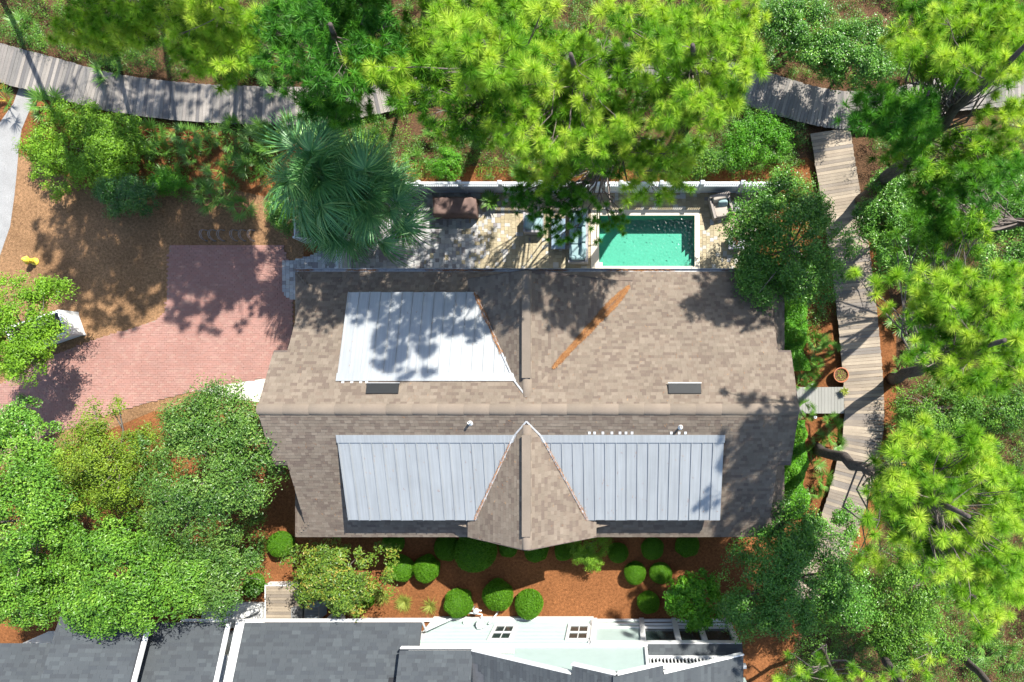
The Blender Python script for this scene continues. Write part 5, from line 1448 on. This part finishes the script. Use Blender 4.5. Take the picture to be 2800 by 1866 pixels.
# ---------------------------------------------------------------- broadleaf trees and shrubs
OAKL = (.10, .054)
broadleaf("oak_tree", "glossy dark oak between the pool patio and the boardwalk", "tree", 2168, 676, 4.3, (2.25, 2.6, 1.7), 400, .42, 105, OAKL, 'oak', base=(2190, 700))
broadleaf("oak_tree", "big glossy oak at the house corner beside the screened porch", "tree", 2190, 1590, 4.2, (2.75, 2.6, 1.8), 300, .42, 100, OAKL, 'oak', base=(2160, 1560), lobes=[(0, 0, 0, 1), (-.3, 2.0, -.3, .5), (2.0, -.6, -.2, .5), (-1.9, -1.3, -.2, .5)], trunk_r=.16)
broadleaf("citrus_tree", "small bright green tree over the screened porch rails", "tree", 1905, 1645, 2.3, (1.15, 1.3, .9), 90, .28, 70, (.15, .075), 'hedge', base=(1900, 1640), trunk_r=.06)
broadleaf("magnolia_tree", "round glossy tree with orange flecked leaves above the landing", "tree", 925, 1572, 3.0, (1.95, 1.65, 1.4), 190, .33, 90, (.12, .06), 'magnolia', base=(920, 1560), trunk_r=.09)
broadleaf("oak_tree", "grey green oak crown touching the driveway side of the tan roof", "tree", 585, 1290, 5.2, (2.9, 2.9, 1.9), 330, .48, 105, OAKL, 'oak_grey', base=(600, 1280), lobes=[(0, 0, 0, 1), (-.3, 2.1, -.6, .45), (1.3, 1.0, 0, .5)], trunk_r=.16)
broadleaf("oak_tree", "olive yellow tree in the grove beside the pink drive", "tree", 300, 1260, 5.0, (2.1, 2.5, 1.6), 230, .42, 110, (.085, .045), 'olive', base=(330, 1270), trunk_r=.13)
broadleaf("broadleaf_tree", "light green tree at the frame edge above the grey roofs", "tree", 70, 1430, 4.8, (2.3, 3.4, 1.7), 290, .42, 105, (.11, .06), 'oak_bright', base=(90, 1440), trunk_r=.13)
broadleaf("broadleaf_tree", "glossy green tree drooping over the grey roof's white ridge", "tree", 350, 1570, 5.0, (2.7, 2.2, 1.6), 270, .42, 105, (.12, .06), 'oak_bright', base=(350, 1540), lobes=[(0, 0, 0, 1), (1.9, -.5, -.1, .5), (-1.5, -1.5, 0, .45)], trunk_r=.12)
broadleaf("oak_tree", "small grey green oak beside the white painted slab", "tree", 590, 1555, 4.2, (1.9, 1.8, 1.4), 170, .42, 100, OAKL, 'oak_grey', base=(600, 1540), trunk_r=.1)
broadleaf("lime_tree", "lime green tree overhanging the white bin enclosure", "tree", 40, 905, 3.6, (1.75, 2.35, 1.3), 190, .36, 120, (.09, .05), 'lime', base=(30, 900), trunk_r=.09)
broadleaf("holly_shrub", "dark shrub at the frame edge where the pink drive ends", "shrub", 45, 1180, 2.8, (1.5, 1.3, 1.0), 110, .34, 100, OAKL, 'oak', base=(40, 1180), trunk_r=.06)
broadleaf("spreading_shrub", "broad bright green shrub bed below the curving boardwalk", "shrub", 235, 410, .9, (2.9, 2.1, .75), 430, .34, 90, (.085, .05), 'lime', base=(240, 420), trunk_r=.03, ntrunk=5)
broadleaf("holly_shrub", "dark glossy rounded shrub at the end of the bright shrub bed", "shrub", 348, 535, 1.1, (1.25, 1.0, .9), 130, .28, 130, (.07, .04), 'holly', base=(350, 535), trunk_r=.04, ntrunk=3)
broadleaf("leafy_shrub", "small bright shrub between the dark shrub and palmettos", "shrub", 455, 500, .7, (1.0, .6, .5), 90, .24, 90, (.06, .036), 'hedge', base=(455, 500), trunk_r=.03, ntrunk=3)
broadleaf("leafy_shrub", "shaded shrub tucked against the driveway side of the palm", "shrub", 765, 585, 1.0, (.75, .85, .7), 90, .25, 110, (.07, .04), 'oak', base=(765, 585), trunk_r=.03, ntrunk=3)
broadleaf("leafy_shrub", "bright emerald shrub behind the brown cover and fence", "shrub", 1222, 452, .9, (.75, .7, .6), 70, .24, 100, (.07, .04), 'hedge', base=(1222, 452), trunk_r=.03, ntrunk=3)
broadleaf("oak_tree", "dark green oak above the boardwalk junction", "tree", 2335, 150, 2.9, (2.1, 1.35, 1.1), 210, .36, 105, OAKL, 'oak', base=(2335, 150), trunk_r=.09)
broadleaf("oak_tree", "dark green tree at the frame top beside the pine grove", "tree", 2175, 70, 2.6, (1.5, 1.4, 1.0), 130, .36, 105, OAKL, 'oak', base=(2175, 70), trunk_r=.08)
broadleaf("oak_tree", "shaded oak on the far side of the boardwalk below the leaning trunk", "tree", 2440, 620, 3.0, (1.7, 2.1, 1.2), 190, .36, 105, OAKL, 'oak', base=(2440, 630), trunk_r=.09)
broadleaf("broadleaf_tree", "yellow green tree deep in the thicket below the bright pines", "tree", 2520, 1570, 4.0, (1.7, 1.5, 1.2), 150, .36, 100, (.09, .05), 'oak_bright', base=(2520, 1570), trunk_r=.08)
broadleaf("broadleaf_tree", "round leafy tree low in the thicket beside the bare trunks", "tree", 2490, 1740, 3.6, (1.8, 1.3, 1.1), 150, .36, 100, (.09, .05), 'oak_bright', base=(2490, 1730), trunk_r=.08)
broadleaf("leafy_shrub", "thin dark sprig of a tree over the sunlit boardwalk end", "shrub", 2315, 1420, 2.4, (.75, .8, .5), 30, .24, 70, OAKL, 'oak', base=(2330, 1470), trunk_r=.04)
broadleaf("oak_tree", "dark oak in the thicket beside the trunk leaving the frame", "tree", 2700, 540, 3.2, (1.9, 1.6, 1.2), 150, .42, 95, OAKL, 'oak', base=(2700, 545), trunk_r=.09)
broadleaf("oak_tree", "dark green oak at the frame edge above the bright pine", "tree", 2770, 690, 3.2, (1.6, 1.5, 1.1), 120, .42, 95, OAKL, 'oak', base=(2770, 690), trunk_r=.08)
broadleaf("leafy_shrub", "tall leafy shrub beside the golden palmetto in the thicket", "shrub", 2560, 1120, 1.6, (2.0, 1.1, .9), 130, .36, 100, (.085, .05), 'oak_bright', base=(2560, 1120), trunk_r=.04, ntrunk=4)
broadleaf("leafy_shrub", "bright shrub between the fence end and the boardwalk junction", "shrub", 2070, 385, 1.1, (1.7, 1.0, .7), 120, .34, 100, (.08, .046), 'hedge', base=(2070, 385), trunk_r=.03, ntrunk=4)
broadleaf("leafy_shrub", "green shrub behind the fence above the pool's far corner", "shrub", 1935, 440, 1.0, (1.2, .8, .6), 80, .32, 90, (.08, .046), 'under', base=(1935, 440), trunk_r=.03, ntrunk=4)
broadleaf("broadleaf_tree", "light green tree leaning on the grey roof at the frame corner", "tree", 60, 1620, 4.4, (1.8, 1.6, 1.2), 140, .42, 110, (.10, .055), 'oak_bright', base=(50, 1600), trunk_r=.1)
broadleaf("leafy_shrub", "leafy shrub at the frame edge between the two bright pines", "shrub", 2750, 1120, 1.5, (1.3, .9, .8), 90, .36, 95, (.085, .05), 'under', base=(2750, 1120), trunk_r=.04, ntrunk=4)
# clipped hedge against the wall
hx0, hx1 = W(2140, 0).x - .35, W(2196, 0).x
hr = empty("clipped_hedge", (hx0 + .4, -1.2, 0), "narrow bright green hedge along the boardwalk side of the house", "hedge")
for y0_, y1_ in ((.25, 4.4), (-6.3, -1.95)):
    n = 30000; C = np.stack([rng.uniform(hx0, hx1, n), rng.uniform(y0_, y1_, n), 1.15 + .0 * rng.random(n)], 1)
    edge = np.minimum((C[:, 0] - hx0), (hx1 - C[:, 0])); bmp = .12 * np.sin(C[:, 0] * 6 + 2 * np.sin(C[:, 1] * 3.1)) + .13 * np.sin(C[:, 1] * 4.3)
    C[:, 2] = (1.05 + bmp) * np.minimum(1, .55 + edge * 2) * rng.random(n) ** .25
    C[:, 0] += bmp * .5
    V, Q = leaf_geo(C, rng.normal(size=(n, 3)) * .5 + np.array([0, 0, .9]), .065, .06, slim=True)
    obj_from("hedge_run", V, None, Q, M['hedge'], hr, np.repeat(np.clip(.5 + bmp * 2 + rng.normal(0, .1, n), 0, 1), 3))

# clipped boxwood balls
BALLS = [(1076, 1487, 29, "shaded ball in the eave shadow closest to the orange flecked tree"), (1095, 1553, 36, "half sunlit ball touching the orange flecked tree"), (1167, 1556, 38, "half sunlit ball between the flecked tree's neighbour and bare mulch"),
         (1222, 1502, 32, "shaded ball pressed against the largest shaded ball"), (1301, 1506, 56, "largest shaded ball beside the gable corner"), (1390, 1494, 29, "ball half hidden under the driveway side of the gable peak"), (1467, 1508, 31, "ball under the boardwalk side of the gable peak"),
         (1540, 1506, 27, "ball between the gable peak and the broad yellow green bush"), (1689, 1512, 28, "shaded ball beside the broad yellow green bush"), (1785, 1500, 31, "deeply shaded ball under the metal roof eave"), (1878, 1493, 32, "deeply shaded ball farthest along the eave from the gable"),
         (1734, 1567, 30, "sunlit ball just beyond the eave shadow, nearer the gable"), (1806, 1567, 31, "sunlit ball just beyond the eave shadow, nearer the glossy oak"), (1774, 1648, 30, "ball beside the small bright tree at the white edging"),
         (1252, 1648, 38, "sunlit ball next to the utility meter pipes"), (1360, 1626, 40, "ball crossed by the gable's shadow tip"), (1447, 1651, 37, "sunlit ball on the open orange mulch near the first window"), (768, 1490, 34, "ball under the grey green oak by the house corner"), (694, 1600, 30, "ball beside the wooden landing"), (1002, 1640, 22, "small ball behind the orange flecked tree")]
def ball_mesh(seed, r_):
    n = 9000; d = unit_rand(int(n * 1.5)); d = d[d[:, 2] > -.55][:n]
    f = bumpy(seed)(d) * .4 + .6
    C = d * (r_ * f * rng.uniform(.90, 1.05, len(d)))[:, None]
    V, Q = leaf_geo(C, d + rng.normal(size=d.shape) * .7, .055, .03)
    t = np.repeat(np.clip(rng.normal(.5, .15, len(d)), 0, 1), 4)
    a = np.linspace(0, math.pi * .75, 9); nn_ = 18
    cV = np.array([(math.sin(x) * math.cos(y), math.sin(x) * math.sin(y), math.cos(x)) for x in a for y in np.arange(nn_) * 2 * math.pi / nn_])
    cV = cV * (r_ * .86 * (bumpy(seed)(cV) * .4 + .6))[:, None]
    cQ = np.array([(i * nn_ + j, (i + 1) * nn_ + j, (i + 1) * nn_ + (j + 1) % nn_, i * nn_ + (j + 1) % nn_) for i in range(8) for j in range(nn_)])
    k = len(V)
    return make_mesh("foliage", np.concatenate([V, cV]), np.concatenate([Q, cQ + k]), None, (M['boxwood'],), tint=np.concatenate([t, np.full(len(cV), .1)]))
bm = [ball_mesh(s, .6) for s in (1, 2, 3, 4)]
for i, (px, py, r_, lb) in enumerate(BALLS):
    rad = r_ / FP * (CAM_H - .7); p = W(px, py, rad * .8)
    root = empty("boxwood_ball", (p.x, p.y, 0), "clipped green " + lb, "shrub", "clipped balls along the mulch bed")
    o = link(bpy.data.objects.new("foliage", bm[i % 4])); o.parent = root
    s = rad / .6; o.matrix_basis = Matrix.Translation((0, 0, rad * .72)) @ Matrix.Rotation(i * 1.3, 4, 'Z') @ Matrix.Diagonal((s * rng.uniform(.93, 1.06), s * rng.uniform(.9, 1.05), s * rng.uniform(.85, 1.12), 1))
    st_ = MB(); st_.tube([(p.x, p.y, 0), (p.x, p.y, rad * .5)], .025, 6); st_.build("stem", M['oakbark'], root)
broadleaf("privet_bush", "broad yellow green bush at the boardwalk side of the gable", "shrub", 1617, 1498, 1.0, (.95, .8, .75), 130, .2, 130, (.05, .03), 'lime', base=(1617, 1498), trunk_r=.03, ntrunk=3)

# ---------------------------------------------------------------- palms
def fan_mesh(name, seed, pet, R_, nseg, span, wd, droop, mat, split=.25, tipdrop=.0):
    r2 = np.random.default_rng(seed); V = []; Q = []; T = []; tint = []
    def strip(pts, ws, sd, tv):
        o_ = len(V)
        for p, w_ in zip(pts, ws): V.append(p - sd * w_); V.append(p + sd * w_); tint.extend([tv, tv])
        for i in range(len(pts) - 1): Q.append((o_ + 2 * i, o_ + 2 * i + 1, o_ + 2 * i + 3, o_ + 2 * i + 2))
    h = np.array([pet, 0, .0])
    strip([np.array([0, 0, 0]), np.array([pet * .5, 0, .03 * pet]), h + np.array([.1 * R_, 0, 0])], [.02, .014, .008], np.array([0, 1.0, 0]), .75)
    for i in range(nseg):
        a = -span + 2 * span * i / (nseg - 1) + r2.normal(0, .03); l = R_ * (.72 + .28 * math.cos(a * .75)) * r2.uniform(.88, 1.06)
        fold = .10 * R_ * (1 - math.cos(a * .9)) ; dz = (i % 2) * .01
        d = np.array([math.cos(a), math.sin(a), 0]); sd = np.array([-math.sin(a), math.cos(a), .35 * (1 if i % 2 else -1)])
        pts = []; yaw = r2.normal(0, .06)
        for q_ in (.06, .35, .62, .84, 1.0):
            p = h + d * l * q_ + np.array([-math.sin(a), math.cos(a), 0]) * yaw * l * q_ * q_
            p[2] += fold * q_ + dz - droop * (q_ ** 2.2) * l * r2.uniform(.8, 1.2)
            pts.append(p)
        strip(pts, [wd * .5, wd, wd * .85, wd * .45, wd * .06], sd, np.clip(r2.normal(.5, .22), 0, 1))
    return make_mesh(name, np.array(V), Q, None, (M[mat],), tint=tint)
SAB = [fan_mesh("frond", 20 + k, .55 + .22 * k, .98, 46, 1.95, .017, .34 + .12 * k, 'palm') for k in range(4)]
PMT = [fan_mesh("frond", 40 + k, .35 + .12 * k, .46, 22, 1.75, .014, .10, 'palmetto') for k in range(3)]
DEAD = fan_mesh("frond", 50, .4, .45, 20, 1.6, .014, .12, 'deadfrond')
def add_frond(root, me, z, az, el, s, roll=0.0):
    o = link(bpy.data.objects.new("frond", me)); o.parent = root
    o.matrix_basis = Matrix.Translation((0, 0, z)) @ Matrix.Rotation(az, 4, 'Z') @ Matrix.Rotation(-el, 4, 'Y') @ Matrix.Rotation(roll, 4, 'X') @ Matrix.Scale(s, 4)
    return o
def sabal(label, px, py, z, n, s):
    c = W(px, py, z); root = empty("cabbage_palm", (c.x, c.y, 0), label, "palm", "palms beside the patio")
    for i in range(n):
        f = i / n
        add_frond(root, SAB[i % 4], z, i * 2.39996 + rng.normal(0, .3), R(76 - 100 * f + rng.normal(0, 13)), s * rng.uniform(.75, 1.15), rng.normal(0, .5))
    for i in range(12):
        add_frond(root, SAB[i % 2], z + .05, i * 2.4 + rng.normal(0, .3), R(rng.uniform(35, 82)), s * rng.uniform(.5, .75), rng.normal(0, .5))
    bs_ = MB(); bs_.lathe((c.x, c.y, z - .55), [(.2, 0), (.30, .2), (.34, .4), (.26, .58), (.12, .68), (.001, .7)], 14); bs_.build("leaf_bases", M['oakbark'], root, True)
    t = MB(); zs = np.linspace(0, z, 14); t.tube([(c.x, c.y, q_) for q_ in zs], [.2 + .02 * (i % 2) for i in range(14)], 12); t.build("trunk", M['bark'], root, True)
    return root
sabal("tall fan palm with the fullest crown beside the white enclosure", 880, 485, 4.6, 42, 1.25)
sabal("fan palm whose fronds reach over the brown furniture cover", 1015, 545, 4.2, 40, 1.2)
sabal("lower fan palm overhanging the short side fence and gutter", 930, 612, 3.3, 26, 1.05)

PAL = {"saw palmetto among the fan clumps between the boardwalk and the mulch": [(118, 285), (462, 470), (515, 415), (560, 392), (605, 372), (645, 440), (592, 462), (545, 512), (622, 512), (682, 425), (700, 385), (655, 560), (430, 405), (500, 365), (330, 345), (405, 360), (575, 540), (690, 470), (740, 400), (640, 345), (720, 350)],
       "saw palmetto in the narrow mulch bed beside the house and bridge": [(2273, 952), (2237, 991), (2217, 1035), (2195, 1045), (2277, 1154), (2245, 1205), (2285, 1200), (2229, 1245), (2255, 1315), (2234, 1345), (2205, 1120), (2235, 930)],
       "saw palmetto on the thicket side of the brown boardwalk": [(2470, 893), (2475, 995), (2467, 1162), (2630, 1094), (2395, 1650), (2450, 1660), (2700, 1760), (2760, 1790), (2500, 900), (2450, 1230), (2660, 1790), (2480, 760), (2400, 560), (2480, 480)],
       "saw palmetto on the forest side of the long grey boardwalk": [(590, 80), (680, 130), (640, 200), (720, 175), (745, 230), (2100, 30), (2470, 130), (2140, 130), (760, 150), (290, 190), (60, 60), (2500, 200), (1600, 120), (1750, 240), (1500, 330)],
       "saw palmetto growing between the pool fence and the grey boardwalk": [(1130, 440), (1020, 380), (950, 360), (1420, 470), (2040, 320), (2140, 400), (1900, 400), (1300, 360), (1180, 350), (2060, 430), (800, 345)]}
ORD = "first second third fourth fifth sixth seventh eighth ninth tenth eleventh twelfth thirteenth fourteenth fifteenth sixteenth seventeenth eighteenth nineteenth twentieth twenty-first".split()
WHERE = ["saw palmetto from the gravel path in the clumps below the boardwalk", "saw palmetto down the narrow bed between the house and boardwalk", "saw palmetto down the thicket side of the brown boardwalk", "saw palmetto along the forest side of the grey boardwalk from its gravel end", "saw palmetto from the palms between the pool fence and grey boardwalk"]
for wi, (lb, L_) in enumerate(PAL.items()):
    for oi_, (px, py) in enumerate(sorted(L_, key=(lambda q: q[1]) if wi in (1, 2) else (lambda q: q[0]))):
        z = .3; c = W(px, py, .5)
        root = empty("saw_palmetto", (c.x, c.y, 0), ORD[oi_] + " " + WHERE[wi], "palmetto", lb.split("saw palmetto ")[1])
        n = rng.integers(6, 10); s = rng.uniform(.85, 1.2) * (.75 if 2190 < px < 2300 else 1)
        for i in range(n):
            add_frond(root, PMT[i % 3], .12, i * 2.4 + rng.normal(0, .3), R(rng.uniform(18, 68)), s * rng.uniform(.8, 1.15), rng.normal(0, .3))
        if (px, py) in ((2630, 1094), (720, 175), (640, 200), (2450, 1230)):
            for i in range(3): add_frond(root, DEAD, .12, rng.random() * 6, R(rng.uniform(20, 50)), s)
for px, py, lb in ((228, 362, "yellowed saw palmetto in the middle of the bright shrub bed"), (5, 270, "saw palmetto at the frame edge beside the gravel path"), (2662, 1062, "golden saw palmetto in the thicket below the bright pine"), (2490, 1265, "orange saw palmetto under the pine by the boardwalk bend"), (2190, 30, "dried tan saw palmetto at the frame top")):
    c = W(px, py, .6); root = empty("saw_palmetto", (c.x, c.y, 0), lb, "palmetto")
    for i in range(7): add_frond(root, DEAD if i % 2 == 0 else PMT[i % 3], .35, i * 2.4, R(rng.uniform(25, 65)), 1.0 + .05 * i, rng.normal(0, .3))

# ---------------------------------------------------------------- undergrowth
CA, _ = spline([W(p[0], p[1], .36)[:2] for p in WALK_A], .4); CB, _ = spline([W(p[0], p[1], .3)[:2] for p in WALK_B], .4)
def near(P, C, d):
    r_ = np.zeros(len(P), bool)
    for i in range(0, len(P), 4000):
        q_ = P[i:i + 4000]; r_[i:i + 4000] = (np.linalg.norm(q_[:, None, :2] - C[None], axis=2).min(axis=1) < d)
    return r_
def undergrowth(name, label, poly, dens, hgt, mat, per=72, leaf=(.07, .042), gapf=.35):
    pl = [W(p[0], p[1])[:2] for p in poly]; A = np.array(pl)
    lo, hi = A.min(axis=0), A.max(axis=0); n = int((hi - lo).prod() * dens * 2.1)
    P = np.stack([rng.uniform(lo[0], hi[0], n), rng.uniform(lo[1], hi[1], n)], 1)
    P = P[inpoly(P, pl)]
    k1 = np.sin(P[:, 0] * 1.1 + 2 * np.sin(P[:, 1] * .7)) + np.sin(P[:, 1] * 1.4 + 1.7 * np.sin(P[:, 0] * .5 + 1)) + rng.normal(0, .35, len(P))
    P = P[k1 > -2.3 + gapf * 2.2]; k1 = k1[k1 > -2.3 + gapf * 2.2]
    ok = ~near(P, CA, 1.02) & ~near(P, CB, 1.08); P, k1 = P[ok], k1[ok]
    H = hgt * np.clip(.3 + .38 * (k1 + 1), .1, 1.6) * rng.uniform(.45, 1.1, len(P))
    cc = np.concatenate([P, np.maximum(H, .12)[:, None]], 1)
    V, Q, t = clump_leaves(cc, np.tile([0, 0, 1.0], (len(cc), 1)), .33, per, *leaf, flat=.8, slim=True)
    # lower leaves fill below the clump tops
    org = np.array([A[:, 0].mean(), A[:, 1].mean(), 0])
    o = mobj(name, make_mesh(name, V - org, None, Q, (M[mat],), tint=t), None, org)
    return tag(o, label, "undergrowth", kind="stuff")
undergrowth("undergrowth", "leafy undergrowth on the forest side of the grey boardwalk", [(-80, -60), (1250, -60), (1250, 200), (700, 250), (300, 215), (0, 130), (-80, 115)], 7, .8, 'under')
undergrowth("undergrowth", "leafy undergrowth below the pine grove and boardwalk gap", [(1250, -60), (2900, -60), (2900, 200), (2500, 235), (2300, 245), (2030, 190), (1700, 140), (1500, 130), (1250, 180)], 6, .8, 'under')
undergrowth("undergrowth", "green undergrowth between the pool fence and the grey boardwalk", [(900, 350), (1300, 260), (1700, 240), (2020, 300), (2200, 350), (2215, 430), (2130, 480), (1960, 500), (1300, 495), (1000, 490)], 7, .75, 'under', gapf=.45)
undergrowth("undergrowth", "mixed low leaves under the palmettos beside the mulch", [(60, 300), (420, 330), (760, 350), (800, 500), (700, 560), (540, 560), (420, 500), (120, 450)], 5, .45, 'under', gapf=.55)
undergrowth("undergrowth", "dense shaded thicket on the far side of the brown boardwalk", [(2350, 380), (2900, 320), (2900, 1150), (2470, 1150), (2460, 800), (2390, 700), (2370, 560)], 6.5, 1.1, 'under', gapf=-.1)
undergrowth("undergrowth", "sunny thicket below the bright pines at the frame edge", [(2470, 1150), (2900, 1150), (2900, 1960), (2060, 1960), (2130, 1800), (2290, 1600), (2400, 1450), (2440, 1250)], 6.5, 1.2, 'under', gapf=-.1)
undergrowth("undergrowth", "low dark leaves under the glossy oak beside the patio", [(2085, 500), (2230, 480), (2270, 700), (2300, 880), (2190, 900), (2175, 830), (2085, 780)], 6, .5, 'oak', gapf=.4)
undergrowth("undergrowth", "low leaves filling the grove beside the pink drive", [(0, 1220), (300, 1180), (560, 1120), (690, 1200), (760, 1500), (500, 1640), (-60, 1640), (-60, 1230)], 3, .6, 'oak_bright', gapf=.35)
undergrowth("undergrowth", "small green sprouts in the bed beside the entry bridge", [(2172, 880), (2230, 880), (2240, 1050), (2185, 1050)], 5, .5, 'hedge', gapf=.3)
